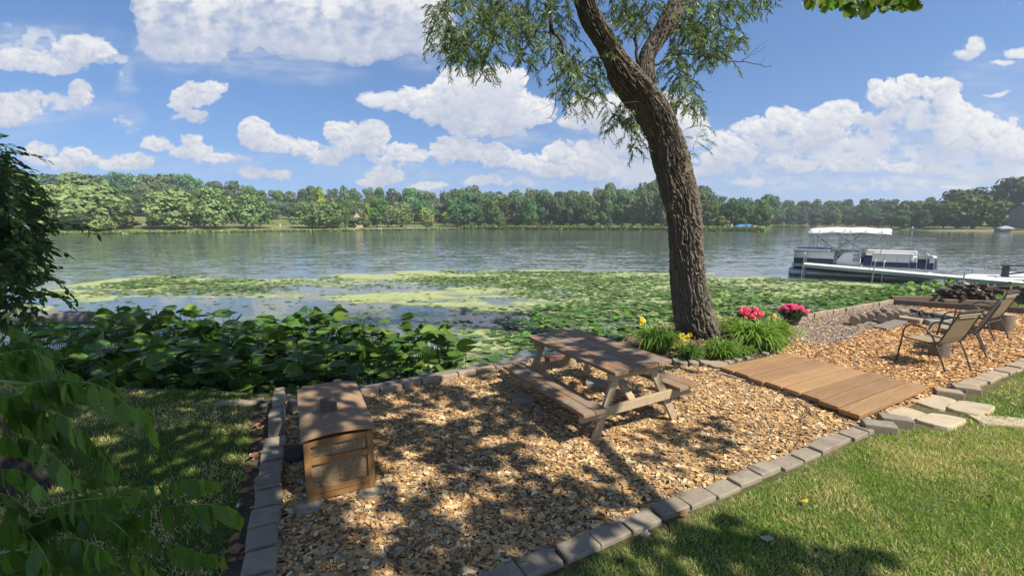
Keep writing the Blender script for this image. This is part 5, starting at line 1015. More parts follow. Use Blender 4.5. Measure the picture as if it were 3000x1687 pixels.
clD = clump(2205, 1022, 620, .62, .40, 'large fountain-like daylily clump behind the wooden boards', (.18, .31, .05)); clE = clump(2265, 1005, 420, .55, .34, 'large daylily clump at the edge of the gravel', (.20, .31, .055)); clF = clump(2150, 985, 260, .48, .26, 'daylily clump right behind the foot of the willow trunk', (.16, .28, .05)); clump(2250, 1030, 200, .32, .26, 'small daylily clump at the right end of the boards'); clump(2175, 1046, 180, .28, .22, 'small daylily clump over the little edging stones')
yel = leafmat('yellow petal', rough=.5, trans=.3, spec=.2, tr_tint=(1.1, 1, .4)); bud = simple('bud green', (.14, .2, .05), (.2, .26, .07), 9, .6, .1)
def daylily(px, py, Y, s, parent_, col=(.75, .55, .03), n=6):
    p = D(px, py, Y); base = Vector((parent_.location.x, parent_.location.y, 0)); q = p-base
    st = MB().tube(smooth_path([(0, 0, .02), (q.x*.4, q.y*.4, q.z*.6), (q.x, q.y, q.z-s*.6)], 4), .004, 5).build('flower_stalk', bud, parent_)
    V, F = [], []
    for i in range(n):
        a = 2*math.pi*i/n; k = len(V)
        for t, w_, h in ((.0, .08, -.5), (.35, .28, 0), (.75, .26, .12), (1.0, .04, .0)):
            for e in (-1, 1): V.append((t*math.cos(a)-e*w_*math.sin(a), t*math.sin(a)+e*w_*math.cos(a), h+.02*i))
        for j in range(3): F.append((k+2*j, k+2*j+1, k+2*j+3, k+2*j+2))
    V = np.array(V)*s; me = npmesh('bloom', V, np.array(F), 4, np.tile(col, (len(V), 1))*(.8+.4*rng.random((len(V), 1))))
    link('bloom', me, yel, st, q, (R(55), 0, random.uniform(-.8, .8)))
daylily(1883, 938, 8.2, .075, clA); daylily(1880, 948, 8.15, .05, clA)
for (x, y, s) in ((1998, 985, .07), (2008, 992, .075), (2020, 982, .05), (1990, 1015, .06), (1980, 1018, .045)): daylily(x, y, 7.6, s, clB)
for (x, y, s) in ((2262, 932, .08), (2278, 936, .07), (2270, 925, .06), (2285, 945, .05)): daylily(x, y, 8.9, s, clD, (.62, .38, .14))
for (x, y, s) in ((2100, 935, .05), (2128, 932, .05), (2140, 938, .04), (2185, 930, .05)): daylily(x, y, 9.0, s, clF, (.45, .12, .06))
for (x, y) in ((1920, 950), (1940, 940), (1957, 945), (1900, 960), (1935, 955), (2105, 930), (2255, 915), (2150, 925)): daylily(x, y, 8.4, .018, clA if x < 2000 else clF, (.4, .42, .1), 4)
petal = leafmat('pink petal', rough=.55, trans=.3, spec=.2, tr_tint=(1.2, .7, .9)); potm = simple('dark pot', (.045, .035, .032), (.09, .075, .07), 8, .7, .5, stretch=(6, 6, .3)); gl = leafmat('geranium leaf', rough=.5)
def flowerpot(px, py, r, h, fw_, fh, label, col):
    g = G(px, py, 0); t = empty('flower_pot', (g.x, g.y, 0), label=label, cat='flower pot', group='pots of pink flowers')
    MB().lathe([(r*.72, 0), (r*.8, h*.3), (r*.95, h*.9), (r*1.08, h*.92), (r*1.08, h), (r*.95, h), (r*.9, h*.85), (.01, h*.85)], (0, 0, 0), 24).build('pot', potm, t, smooth=False)
    n = 300; q = rng.normal(0, 1, (n, 3)); q /= np.linalg.norm(q, axis=1, keepdims=True); q[:, 2] = np.abs(q[:, 2]); P = q*np.array([fw_, fw_*.8, fh])*(.65+.4*rng.random((n, 1)))+np.array([0, 0, h])
    v, f, c = scatter(*disc(7, .2, .1), P, frames(anyd(n), q+rng.normal(0, .4, (n, 3))), .022+.02*rng.random(n), greens(n, (.06, .14, .03), .3)); link('leaves', npmesh('leaves', v, f, 3, c), gl, t)
    k_ = 26; hd = rng.normal(0, 1, (k_, 3)); hd /= np.linalg.norm(hd, axis=1, keepdims=True); hd[:, 2] = np.abs(hd[:, 2])*.9+.1; hd = hd*np.array([fw_, fw_*.85, fh])*(.85+.25*rng.random((k_, 1)))+np.array([0, 0, h+.03])
    n = k_*46; i = np.arange(n) % k_; q = rng.normal(0, 1, (n, 3)); q /= np.linalg.norm(q, axis=1, keepdims=True); P = hd[i]+q*.038
    T = np.array([(-.5, -.4, .1), (.5, -.5, 0), (.6, .4, .12), (-.4, .5, 0)]); C = np.array(col)[None]*(.65+.7*rng.random((n, 1)))*(1+.3*(rng.random((n, 3))-.5))
    v, f, c = scatter(T, np.array([(0, 1, 2, 3)]), P, frames(rng.normal(0, 1, (n, 3)), q+rng.normal(0, .5, (n, 3))), .022+.014*rng.random(n), C); link('blossoms', npmesh('blossoms', v, f, 4, c), petal, t)
flowerpot(2318, 955, .17, .24, .27, .20, 'dark flower pot full of bright pink flowers at the gravel edge', (.95, .16, .38)); flowerpot(2198, 962, .15, .22, .27, .17, 'flower pot of coral pink flowers half hidden behind the daylilies', (.95, .20, .30))
# ------------------------------------------------------------------ the big willow
KD = 1.1646
def tubesurf(C, Rr, nth, ridge, amp, seed, flare=0):       # C (n,3) centre line, Rr (n,) radii -> displaced bark mesh
    C = np.array(C, float); n = len(C); T = np.gradient(C, axis=0); T /= np.linalg.norm(T, axis=1, keepdims=True)
    A = np.zeros_like(C); a = np.array([0., 1, 0])
    for i in range(n): a = a-T[i]*a.dot(T[i]); a /= np.linalg.norm(a); A[i] = a
    B = np.cross(T, A); s = np.concatenate([[0], np.cumsum(np.linalg.norm(np.diff(C, axis=0), axis=1))]); th = np.linspace(0, 2*np.pi, nth, endpoint=False)
    TH, S = np.meshgrid(th, s); w = sstep(5.4, 6.28, TH)
    def f(u):
        uu = u*ridge; wob = .5*gnoise(uu*.6, S*2.2, seed+5)+.3*gnoise(uu*1.4, S*6, seed+6)
        x = uu+wob+S*1.1; r1 = gnoise(x*1.0, S*1.5+wob, seed); r2 = gnoise(x*2.1+9, S*3.0+wob, seed+1); r3 = gnoise(x*5, S*14, seed+2); r4 = gnoise(uu*9, S*70, seed+3)
        fur = np.maximum(np.exp(-(r1/.13)**2), .75*np.exp(-(r2/.14)**2)); return (1-fur)*1.0+.22*r3+.10*r4
    h = f(TH)*(1-w)+f(TH-2*np.pi)*w
    big = .06*np.sin(TH*2+S*1.3)+.04*np.sin(TH*3-S*2.1+1)
    R_ = Rr[:, None]*(1+big)+amp*np.minimum(1, Rr[:, None]/.25)*(h-.9)
    if flare: R_ = R_+flare*np.exp(-S/.28)*(.5+.5*np.cos(TH*5+1))
    P = C[:, None]+R_[..., None]*(np.cos(TH)[..., None]*A[:, None]+np.sin(TH)[..., None]*B[:, None])
    i = np.arange(n-1)[:, None]*nth; j = np.arange(nth)[None]; j2 = (j+1) % nth
    F = np.stack([i+j, i+j2, i+nth+j2, i+nth+j], -1).reshape(-1, 4)
    return P.reshape(-1, 3), F
def spl(K, n):
    K = np.array(K, float); t = np.arange(len(K)); q = np.linspace(0, len(K)-1, n); out = []
    for c in range(K.shape[1]):
        y = K[:, c]; m_ = np.gradient(y); i = np.minimum(q.astype(int), len(K)-2); u = q-i
        out.append((2*u**3-3*u**2+1)*y[i]+(u**3-2*u**2+u)*m_[i]+(-2*u**3+3*u**2)*y[i+1]+(u**3-u**2)*m_[i+1])
    return np.stack(out, 1)
def limb(L, Y, n, nth, ridge, amp, seed, ground=None, flare=0):
    K = []
    for k_, (y, xl, xr, dy) in enumerate(L):
        a_, b_ = L[max(k_-1, 0)], L[min(k_+1, len(L)-1)]; dx_ = (b_[1]+b_[2]-a_[1]-a_[2])/2; dy_ = b_[0]-a_[0]; cs_ = abs(dy_)/math.hypot(dx_, dy_)
        p = D((xl+xr)/2*KD, y*KD, Y+dy); K.append((p.x, p.y, p.z, (xr-xl)/2*KD/FPX*(Y+dy)*cs_))
    if ground: K = ground+K
    S_ = spl(K, n); return tubesurf(S_[:, :3], S_[:, 3], nth, ridge, amp, seed, flare)
bk = N('willow bark'); a = bk.noise(5, 6, .65, bk.map((1, 1, .35))); b = bk.noise(45, 4, .65, bk.map((1, 1, .4))); lich = bk.noise(2.1, 5, .7)
c = bk.mix(bk.rng(a, .32, .68), (.095, .08, .065), (.185, .16, .13)); c = bk.mix(bk.rng(b, .5, .75, 0, .6), c, (.30, .255, .20)); c = bk.mix(bk.rng(lich, .55, .7, 0, .35), c, (.17, .165, .12))
bk.done(bk.pbr(c, .95, bk.bump(b, .6, .012), 0, .08))
W_ = empty('willow_tree', (3.55, 8.72, 0), label='big leaning willow with deeply furrowed bark at the water edge', cat='tree')
O_ = np.array([3.55, 8.72, 0])
L1 = [(830, 1700, 1803, 0), (780, 1695, 1792, 0), (700, 1687, 1776, 0), (640, 1686, 1770, 0), (590, 1683, 1766, 0), (550, 1679, 1763, 0), (500, 1668, 1754, 0), (450, 1655, 1741, 0), (400, 1645, 1729, 0), (350, 1633, 1714, 0), (300, 1613, 1695, 0), (262, 1584, 1676, 0), (225, 1549, 1644, 0), (190, 1526, 1610, -.02), (150, 1514, 1578, -.05), (100, 1489, 1548, -.1), (50, 1459, 1517, -.15), (0, 1442, 1494, -.2), (-60, 1412, 1460, -.25), (-150, 1350, 1392, -.3), (-260, 1290, 1320, -.2)]
v, f = limb(L1, 8.72, 900, 260, 3.4, .075, 40, [(3.68, 8.72, -.15, .38), (3.63, 8.72, .05, .36)], .025); link('trunk', npmesh('trunk', v-O_, f, 4, None, True), bk.m, W_)
L2 = [(262, 1610, 1650, .08), (215, 1598, 1648, .06), (180, 1600, 1645, .05), (140, 1608, 1650, .1), (100, 1627, 1677, .15), (50, 1658, 1713, .2), (0, 1684, 1733, .3), (-60, 1720, 1765, .4), (-150, 1790, 1835, .5), (-260, 1850, 1880, .6)]
v, f = limb(L2, 8.72, 420, 170, 3.0, .052, 60); link('limb', npmesh('limb', v-O_, f, 4, None, True), bk.m, W_)
# burls and the knot
for (x, y, r, dy) in ((1690, 292, .07, -.20), (1612, 250, .07, -.16), (1602, 187, .08, -.14), (1722, 560, .12, -.22)):
    p = D(x*KD, y*KD, 8.72+dy); th = np.linspace(.02, np.pi-.02, 24); ph = np.linspace(0, 2*np.pi, 48, endpoint=False); TH, PH = np.meshgrid(th, ph, indexing='ij'); nz = fbm(PH*2.5, TH*4, 4, int(x))
    rr = r*(.85+.5*nz*np.sin(TH)); V = np.stack([rr*np.sin(TH)*np.cos(PH)*.8, rr*np.sin(TH)*np.sin(PH)*.7, rr*np.cos(TH)*1.15], -1).reshape(-1, 3)+np.array(p)-O_
    i = np.arange(23)[:, None]*48; j = np.arange(48)[None]; F = np.stack([i+j, i+(j+1) % 48, i+48+(j+1) % 48, i+48+j], -1).reshape(-1, 4); link('burl', npmesh('burl', V, F, 4, None, True), bk.m, W_)
twb = simple('branch bark', (.055, .042, .034), (.11, .085, .065), 12, .9, .4)
def S3(L, Y): return [D(x, y, Y+dy) for (x, y, dy) in L]
BR = [([(1560,-230,-.2),(1500,-80,-.2),(1466,0,-.2),(1434,46,-.2),(1396,71,-.25),(1367,96,-.3),(1338,120,-.3),(1310,150,-.3)], .050, .012), ([(1434,46,-.2),(1418,70,-.2),(1432,120,-.15),(1430,172,-.1)], .018, .005), ([(1466,-60,-.2),(1400,-20,-.1),(1340,10,0),(1290,40,0)], .03, .008),
  ([(1640,-200,-.2),(1615,-60,-.2),(1608,40,-.2),(1620,90,-.2),(1648,130,-.2),(1652,190,-.2),(1680,240,-.2),(1700,275,-.15),(1722,318,-.1),(1738,345,-.1)], .055, .008), ([(1612,50,-.2),(1613,130,-.2),(1618,190,-.3),(1630,250,-.3),(1622,330,-.3),(1596,350,-.3)], .02, .004), ([(1625,100,-.2),(1560,95,-.1),(1530,140,-.1),(1510,180,-.1)], .016, .004), ([(1650,170,-.2),(1590,200,-.1),(1560,235,-.1)], .010, .003),
  ([(1868,185,0),(1864,100,.1),(1888,52,.2),(1920,15,.3),(1945,21,.3),(1960,40,.3)], .034, .010), ([(1865,140,0),(1840,100,.1),(1800,112,.1),(1770,140,.1)], .013, .004), ([(1866,150,0),(1902,95,.1),(1925,70,.1)], .010, .003),
  ([(1905,205,.1),(1940,178,.1),(1990,160,.2),(2040,162,.3),(2085,169,.4),(2130,180,.4),(2180,181,.4),(2225,190,.4),(2262,195,.4)], .026, .004), ([(2172,180,.4),(2200,155,.4),(2225,135,.4),(2252,112,.4)], .006, .002), ([(2172,180,.4),(2210,160,.4),(2248,133,.4)], .005, .002), ([(2100,142,.3),(2150,150,.3),(2190,135,.3),(2200,112,.3)], .005, .002), ([(2105,140,.3),(2160,130,.3),(2198,112,.3)], .005, .002), ([(2040,162,.3),(2090,142,.3),(2130,128,.3)], .010, .003), ([(2225,190,.4),(2240,175,.4),(2235,160,.4)], .003, .001),
  ([(1960,-40,.3),(2000,30,.3),(2040,0,.3),(2080,-60,.3)], .02, .008), ([(2035,10,.3),(2000,62,.3),(1975,110,.3),(1955,150,.3)], .014, .004), ([(1965,130,.3),(1962,95,.2),(1970,60,.2)], .012, .005), ([(1700,330,-.1),(1670,345,-.1)], .004, .002), ([(1680,250,-.2),(1700,300,-.2),(1690,345,-.2)], .004, .0015), ([(1706,290,-.1),(1730,330,-.1),(1735,370,-.1)], .004, .0015), ([(1610,190,-.3),(1570,215,-.3),(1545,250,-.3)], .005, .002), ([(1625,270,-.3),(1605,310,-.3),(1560,330,-.3)], .004, .0015),
  ([(2045,235,.2),(2060,262,.2),(2085,275,.2)], .004, .001), ([(1895,300,-.2),(1840,300,-.2),(1800,330,-.2),(1780,380,-.2),(1800,430,-.2)], .012, .003), ([(2010,490,-.1),(2022,455,-.1),(2040,410,-.1),(2062,365,-.1)], .007, .002), ([(1800,-100,.2),(1798,0,.2),(1792,60,.2)], .025, .01)]
mb = MB()
for (L, r0, r1) in BR:
    P = smooth_path(S3(L, 8.72), 5); n = len(P); mb.tube([p+Vector((random.gauss(0, .012), 0, random.gauss(0, .012))) for p in P], [r0+(r1-r0)*(i/(n-1))**.7 for i in range(n)], 7)
mb.v = [tuple(Vector(v)-W_.location) for v in mb.v]; link('branches', mb.mesh('branches', smooth=True), twb, W_)
# hanging twigs with narrow leaves
WL = np.array([(0, 0, 0), (.25, .5, .03), (.25, -.5, .03), (.6, .42, -.02), (.6, -.42, -.02), (1, 0, -.12), (.25, 0, -.02), (.6, 0, -.07)]); WLF = np.array([(0, 6, 1), (0, 2, 6), (6, 7, 3), (6, 3, 1), (6, 4, 7), (6, 2, 4), (7, 5, 3), (7, 4, 5)])
def twigs(regs, leafL, leafW, Lmin, Lmax, nl, base, alt, seed, Y0, droop=1., MUL=1., pa=.12):
    r = np.random.default_rng(seed); P, Dd, Nn, Cc, TW = [], [], [], [], []
    for (cx, cy, rx, ry, n, dy) in regs:
        for i in range(int(n*MUL)):
            a = r.random()*6.28; q = r.random()**.5; px = (cx+rx*q*math.cos(a))*KD; py = (cy+ry*q*math.sin(a))*KD-6; Y = Y0+dy+r.normal(0, .35)
            p = np.array(D(px, py, max(Y, .7))); L = r.uniform(Lmin, Lmax); az_ = r.random()*6.28; d = np.array([math.cos(az_)*.8, math.sin(az_)*.8, r.uniform(-.6, .35)]); seg = 6; pts = [p]
            for k_ in range(seg): d = d+np.array([0, 0, -.28*droop]); d /= np.linalg.norm(d); p = p+d*L/seg; pts.append(p)
            pts = np.array(pts); TW.append(pts); m_ = r.integers(nl[0], nl[1]); t = np.linspace(.08, .99, m_)*seg; k_ = np.minimum(t.astype(int), seg-1); u = (t-k_)[:, None]
            pos = pts[k_]*(1-u)+pts[k_+1]*u; tan = pts[k_+1]-pts[k_]; tan /= np.linalg.norm(tan, axis=1, keepdims=True)
            sd = np.cross(tan, np.array([0, 0, 1.])+r.normal(0, .3, 3)); sd /= np.maximum(np.linalg.norm(sd, axis=1, keepdims=True), 1e-6); sg = np.where(np.arange(m_) % 2 == 0, 1, -1)[:, None]
            dd = tan*.75+sd*sg*.7+r.normal(0, .25, (m_, 3))+np.array([0, 0, -.35*droop]); P.append(pos); Dd.append(dd); nn = np.cross(dd, sd)+r.normal(0, .5, (m_, 3)); nn[:, 2] = np.abs(nn[:, 2])+.2; Nn.append(nn)
            col_ = np.array(base if r.random() > pa else alt)*r.uniform(.7, 1.35); Cc.append(np.tile(col_, (m_, 1))*r.uniform(.75, 1.3, (m_, 1)))
    P = np.concatenate(P); Dd = np.concatenate(Dd); Nn = np.concatenate(Nn); Cc = np.concatenate(Cc); L = leafL*r.uniform(.6, 1.2, len(P))
    leafs = scatter(WL, WLF, P, frames(Dd, Nn), np.stack([L, np.full(len(P), leafW)*r.uniform(.8, 1.2, len(P)), L], 1), Cc)
    t = MB()
    for pts in TW: t.tube(pts[::2], .0022*Y0/5, 3, cap=False)
    return leafs, t
wleaf = leafmat('willow leaf', rough=.38, trans=.35, spec=.5)
REG = [(1185,40,95,70,150,-.4),(1130,110,42,55,46,-.4),(1195,130,60,40,60,-.3),(1215,165,28,20,14,-.3),(1110,30,30,40,22,-.4),(1270,60,60,60,50,-.3),(1330,30,70,45,64,-.2),(1345,100,50,50,42,-.2),(1330,150,30,25,14,-.2),(1400,50,40,50,30,-.2),(1420,130,40,45,32,-.2),(1450,190,45,45,44,-.2),(1470,230,42,28,26,-.1),(1500,190,25,50,34,.3),(1430,240,24,20,10,-.2),
  (1560,30,50,40,38,.4),(1610,30,50,45,44,.4),(1580,80,45,30,18,.4),(1740,40,60,50,60,.5),(1790,100,60,48,74,.5),(1735,110,50,50,46,.4),(1700,170,36,44,40,.3),(1712,230,34,44,38,.2),(1740,265,26,26,20,.2),(1835,30,55,28,30,.4),(1850,100,28,34,14,.5),(1800,155,40,20,16,.5),(1780,5,80,20,30,.4),(1900,4,40,10,10,.5),
  (1565,278,40,32,26,.5),(1545,305,26,26,14,.5),(1590,325,26,34,18,.5),(1592,365,16,20,9,.5),(1615,300,20,30,8,.55)]
(lv, lf, lc), tw_ = twigs(REG, .105, .019, .16, .42, (12, 20), (.16, .22, .11), (.23, .31, .09), 5, 8.72, .62, 1.0)
(av, af, ac), tw2 = twigs([(1755,350,14,14,4,-.1),(1770,320,10,14,3,-.1),(1742,392,8,10,2,-.1)], .09, .016, .25, .4, (9, 13), (.17, .26, .08), (.2, .28, .08), 8, 8.72, .4)
(bv, bf, bc), _ = twigs([(1430,-150,330,110,260,0),(1800,-130,260,90,180,.3),(1600,-300,400,120,150,.3)], .14, .02, .5, .9, (12, 18), (.075, .125, .045), (.13, .2, .04), 9, 8.72)  # unseen upper crown, clumps added above the view to shade trunk and table
for nm, V, F, C in (('foliage', lv, lf, lc), ('pale_sprig', av, af, ac), ('upper_foliage', bv, bf, bc)): link(nm, npmesh(nm, V-O_, F, 3, C), wleaf, W_)
mb = MB(); mb.add(tw_.v, tw_.f); mb.add(tw2.v, tw2.f); mb.v = [tuple(np.array(v)-O_) for v in mb.v]; link('twigs', mb.mesh('twigs'), twb, W_)

# ------------------------------------------------------------------ oak behind the viewer, its unseen crown shaped leaf by leaf to dapple the yard
def shade_cov(X, Y):
    px, py = toP(X, Y, 0*X); c = np.zeros_like(px)
    for (cx, cy, rx, ry, w) in [(600,1400,900,420,.95),(250,1150,700,260,.955),(600,1060,560,120,.5),(1050,1090,260,60,.6),(1250,1250,420,130,.93),(1300,1450,420,260,.97),(1500,1620,420,200,.97),(1900,1650,560,120,.97),(2250,1670,420,60,.95),(1640,1140,280,120,.68),(1850,1100,180,80,.55),(1980,1290,170,75,.55),(1800,1560,160,60,.85),(1960,1350,220,60,.45),(1700,1440,240,90,.8)]:
        c = np.maximum(c, w*sstep(1.15, .85, np.sqrt(((px-cx)/rx)**2+((py-cy)/ry)**2)))
    for (cx, cy, rx, ry, w) in [(1250,1208,100,18,1),(1170,1180,60,12,.8),(1390,1150,50,14,.7),(1420,1165,40,12,.7),(1200,1390,90,50,.85),(1075,1500,120,45,1),(1000,1545,60,30,.8),(840,1440,35,45,.8),(1640,1330,130,34,1),(1760,1360,130,40,.85),(1590,1250,60,20,.6),(1480,1290,110,26,.7),(1850,1395,110,34,.9),(1950,1215,90,30,.9),(2060,1160,70,30,.9),(1960,1120,60,22,.8),(720,1585,34,70,.6),(640,1240,110,20,.65),(560,1285,80,16,.4),(655,1395,40,16,.9),(770,1215,22,40,.8),(1240,1480,60,26,.5),(1880,1530,34,18,.9),(1720,1575,44,18,.8),(1990,1475,40,16,.8),(760,1660,30,40,.5),(900,1640,80,26,.7),(1780,1075,90,20,.6),(1640,1010,80,16,.6),(1700,1060,90,16,.5)]:
        c = c*(1-w*sstep(1.1, .6, np.sqrt(((px-cx)/rx)**2+((py-cy)/ry)**2)))
    return np.clip(c, 0, .975)
nC = 190000; gx = rng.random(nC)*17-11; gy = rng.random(nC)*11+.6; dens_max = nC/(17*11)
ok = gy > .5; cv = np.where(gy > 1.2, shade_cov(gx, np.maximum(gy, 1.2)), .9); cv *= np.clip(.93+.5*fbm(gx*1.5, gy*1.5, 3, 500), 0, 1.02)
Ael = .0125/math.sin(SEL); need = -np.log(1-np.clip(cv, 0, .975))/Ael; k = rng.random(nC) < need/dens_max; gx, gy = gx[k], gy[k]
ex = rng.random(1800)*2.6-2.6; ey = .7+rng.random(1800)*1.6; ez = rng.uniform(1.3, 2.2, 1800); gx = np.concatenate([gx, ex-SUN.x/SUN.z*ez]); gy = np.concatenate([gy, ey-SUN.y/SUN.z*ez])  # extra unseen leaves added to block sun from the near left leaves
hh = rng.uniform(4.6, 8.6, len(gx)); sv = np.array(SUN)/SUN.z; P = np.stack([gx+sv[0]*hh, gy+sv[1]*hh, hh], 1)
elev = np.degrees(np.arctan2(P[:, 2]-HCAM, np.hypot(P[:, 0], P[:, 1]))); zf = P[:, 1]*CP-(P[:, 2]-HCAM)*SPI; qx, qy = toP(P[:, 0], P[:, 1], P[:, 2])
vis = (zf > .1) & (qx > -60) & (qx < 3060) & (qy > -70) & (qy < 1750); P = P[~vis]
OKL = np.array([(0, 0, 0), (.2, .16, .02), (.28, .38, 0), (.42, .20, .03), (.55, .46, 0), (.68, .24, .02), (.82, .34, -.02), (1, 0, -.06), (.82, -.34, -.02), (.68, -.24, .02), (.55, -.46, 0), (.42, -.20, .03), (.28, -.38, 0), (.2, -.16, .02)]); OKF = np.array([(0, i, i+1) for i in range(1, 13)])
CRD = np.array([(0, 0, 0), (.45, .42, .04), (1, 0, -.05), (.45, -.42, .04)]); oleaf = leafmat('oak leaf', rough=.45, trans=.35, spec=.4)
OT = empty('oak_tree', (6.5, -4.5, 0), label='large oak overhead whose lobed leaves hang into the top right of the view', cat='tree'); Oo = np.array([6.5, -4.5, 0])
n = len(P); v, f, c = scatter(CRD, np.array([(0, 1, 2, 3)]), P, frames(rng.normal(0, 1, (n, 3)), upish(n, .9)), .20+.06*rng.random(n), greens(n, (.06, .11, .03), .3)); link('crown', npmesh('crown', v-Oo, f, 4, c), oleaf, OT)
vp, vd = [], []
for (x0, y0, x1, y1, m_) in [(2370,-25,2450,10,22),(2420,-20,2520,18,46),(2480,-15,2560,32,50),(2500,-10,2545,45,16),(2540,-15,2640,10,44),(2600,-15,2680,16,40),(2575,-10,2620,28,14),(2655,-5,2685,22,10)]:
    for _i in range(m_): vp.append(D(random.uniform(x0, x1), y0+(y1-y0)*random.random()**.8-8, 6+random.gauss(0, .25))); vd.append((random.gauss(0, .5), random.gauss(0, .5), -1+random.random()*.7))
n = len(vp); C = greens(n, (.11, .20, .03), .35, (.26, .32, .04), .3); v, f, c = scatter(OKL, OKF, np.array(vp), frames(np.array(vd), rng.normal(0, 1, (n, 3))+np.array([0, -.6, .5])), .09+.06*rng.random(n), C); link('hanging_leaves', npmesh('hanging_leaves', v-Oo, f, 3, c), oleaf, OT)
mb = MB(); mb.tube([(0, 0, -.2), (0, 0, .4), (-.15, .1, 2), (-.2, .2, 4.2)], [.55, .42, .36, .32], 14); mb.build('trunk', bk.m, OT, smooth=True)
mb = MB()
for q in [[(-.2, .2, 4), (-2, 2, 6), (-4, 4.5, 7.4), (-7, 6, 8)], [(-.2, .2, 4), (-1, 4, 6.2), (-1.5, 8, 6.9), (-1.8, 10.4, 6.4)], [(-.2, .2, 3.6), (-3, -.5, 5.6), (-7, 0, 7), (-10, 1.5, 7.6)], [(-.2, .2, 4), (2, 0, 6.5), (3.5, 1, 9)]]: mb.tube(smooth_path(q, 4), [.13-.11*i/12 for i in range(13)], 8)
mb.build('limbs', bk.m, OT, smooth=True)

# ------------------------------------------------------------------ tree at the left with feathered leaves close to the eye
g0 = G(75, 1420, 0); WN = empty('walnut_tree', (g0.x, g0.y, 0), label='grey-barked tree at the left edge with feathered leaves hanging in front', cat='tree'); Ow = np.array([g0.x, g0.y, 0])
K = [(g0.x+.06, g0.y, -.1, .20), (g0.x, g0.y, .12, .13)]+[(D(x, y, g0.y+dy).x, g0.y+dy, D(x, y, g0.y+dy).z, r) for (x, y, dy, r) in [(35, 1330, .0, .09), (-5, 1240, 0, .08), (-60, 1120, .05, .078), (-140, 950, .1, .09), (-240, 700, .1, .085), (-330, 300, .1, .08), (-380, -200, 0, .07)]]
S_ = spl(K, 260); v, f = tubesurf(S_[:, :3], S_[:, 3], 130, 2.6, .045, 77, .03); gb = simple('grey bark', (.032, .027, .022), (.075, .063, .05), 7, .95, .6, .01, stretch=(1, 1, .4), fine=50); link('trunk', npmesh('trunk', v-Ow, f, 4, None, True), gb, WN)
nl = leafmat('walnut leaflet', rough=.42, trans=.42, spec=.45, tr_tint=(1.3, 1.5, .4)); LL = np.array([(0, 0, 0), (.12, .16, .02), (.12, -.16, .02), (.38, .26, .03), (.38, -.26, .03), (.68, .19, .01), (.68, -.19, .01), (1, 0, -.10), (.12, 0, -.02), (.38, 0, -.035), (.68, 0, -.05)])
LLF = np.array([(0, 8, 1), (0, 2, 8), (8, 9, 3), (8, 3, 1), (8, 4, 9), (8, 2, 4), (9, 10, 5), (9, 5, 3), (9, 6, 10), (9, 4, 6), (10, 7, 5), (10, 6, 7)])
CL = [ # rachis in sketch units (display 2576), distance, leaflet length
 ([(60,965),(150,955),(260,975),(385,1075)],1.30,.095),([(0,1000),(90,985),(180,960)],1.35,.09),([(70,1050),(150,1085),(230,1115),(275,1165)],1.45,.09),([(0,1090),(70,1110),(140,1150),(190,1200)],1.4,.09),([(120,1290),(230,1235),(360,1225),(470,1205),(548,1212)],1.6,.085),([(250,1320),(330,1290),(440,1272),(520,1268),(570,1275),(598,1300)],1.45,.088),
 ([(270,1320),(350,1335),(440,1370),(520,1395),(565,1400)],1.5,.08),([(0,1345),(90,1290),(180,1262),(270,1250),(330,1248)],1.35,.085),([(60,1330),(170,1290),(260,1300),(320,1345),(345,1390)],1.3,.085),([(0,1400),(90,1360),(180,1350),(260,1380)],1.25,.09),([(100,1400),(200,1370),(300,1385),(380,1430)],1.3,.085),([(0,1300),(60,1330),(110,1390),(130,1445)],1.2,.095),
 ([(0,900),(60,905),(130,935),(170,985)],1.7,.085),([(0,940),(70,930),(140,925),(200,945)],1.9,.08),([(0,860),(60,860),(130,880)],1.9,.08),([(0,1180),(60,1190),(110,1230)],1.5,.08),([(150,1440),(260,1430),(360,1450)],1.3,.09),([(180,1230),(240,1195),(300,1180)],1.7,.07),([(0,1040),(80,1030),(150,1040),(210,1085)],1.35,.09),([(0,1455),(80,1425),(160,1430)],1.15,.09),([(0,890),(70,880),(120,900)],1.6,.085),([(200,970),(250,950),(310,985)],1.5,.07),([(-20,960),(20,1010),(60,1070)],1.4,.09),([(-20,1230),(40,1270),(60,1340)],1.3,.09),([(20,820),(80,850),(120,900)],2.2,.08)]
P, Dd, Nn, Ls, Cc = [], [], [], [], []; mb = MB()
for (L, dist, ll) in CL:
    pts = smooth_path([D(x*KD, y*KD, dist+.12*math.sin(i*1.7)) for i, (x, y) in enumerate(L)], 8); n = len(pts); mb.tube([p-WN.location for p in pts], [.0022*(1-.6*i/(n-1)) for i in range(n)], 5)
    tot = sum((pts[i+1]-pts[i]).length for i in range(n-1)); cnt = max(7, int(tot/.034)); base = np.array((.068, .14, .026))*random.uniform(.8, 1.25)
    for j in range(cnt):
        t = (j+1.2)/(cnt+.6)*(n-1); i = min(int(t), n-2); p = pts[i].lerp(pts[i+1], t-i); tan = (pts[i+1]-pts[i]).normalized(); sd = tan.cross(Vector((0, 0, 1))).normalized()*(1 if j % 2 else -1)
        d = tan*.42+sd*.22+Vector((0, 0, -1.0)); P.append(p); Dd.append(d+Vector([random.gauss(0, .12) for _ in range(3)])); sn = tan.cross(Vector((0, 0, 1))).normalized(); Nn.append(sn*(1 if sn.y < 0 else -1)+Vector((0, 0, .25))+Vector([random.gauss(0, .28) for _ in range(3)])); Ls.append(ll*random.uniform(.8, 1.1)*(1-.35*(t/(n-1))**3)); Cc.append(base*random.uniform(.75, 1.3)*(np.array((1.5, 1.35, 1.1)) if t > .75*(n-1) else 1))
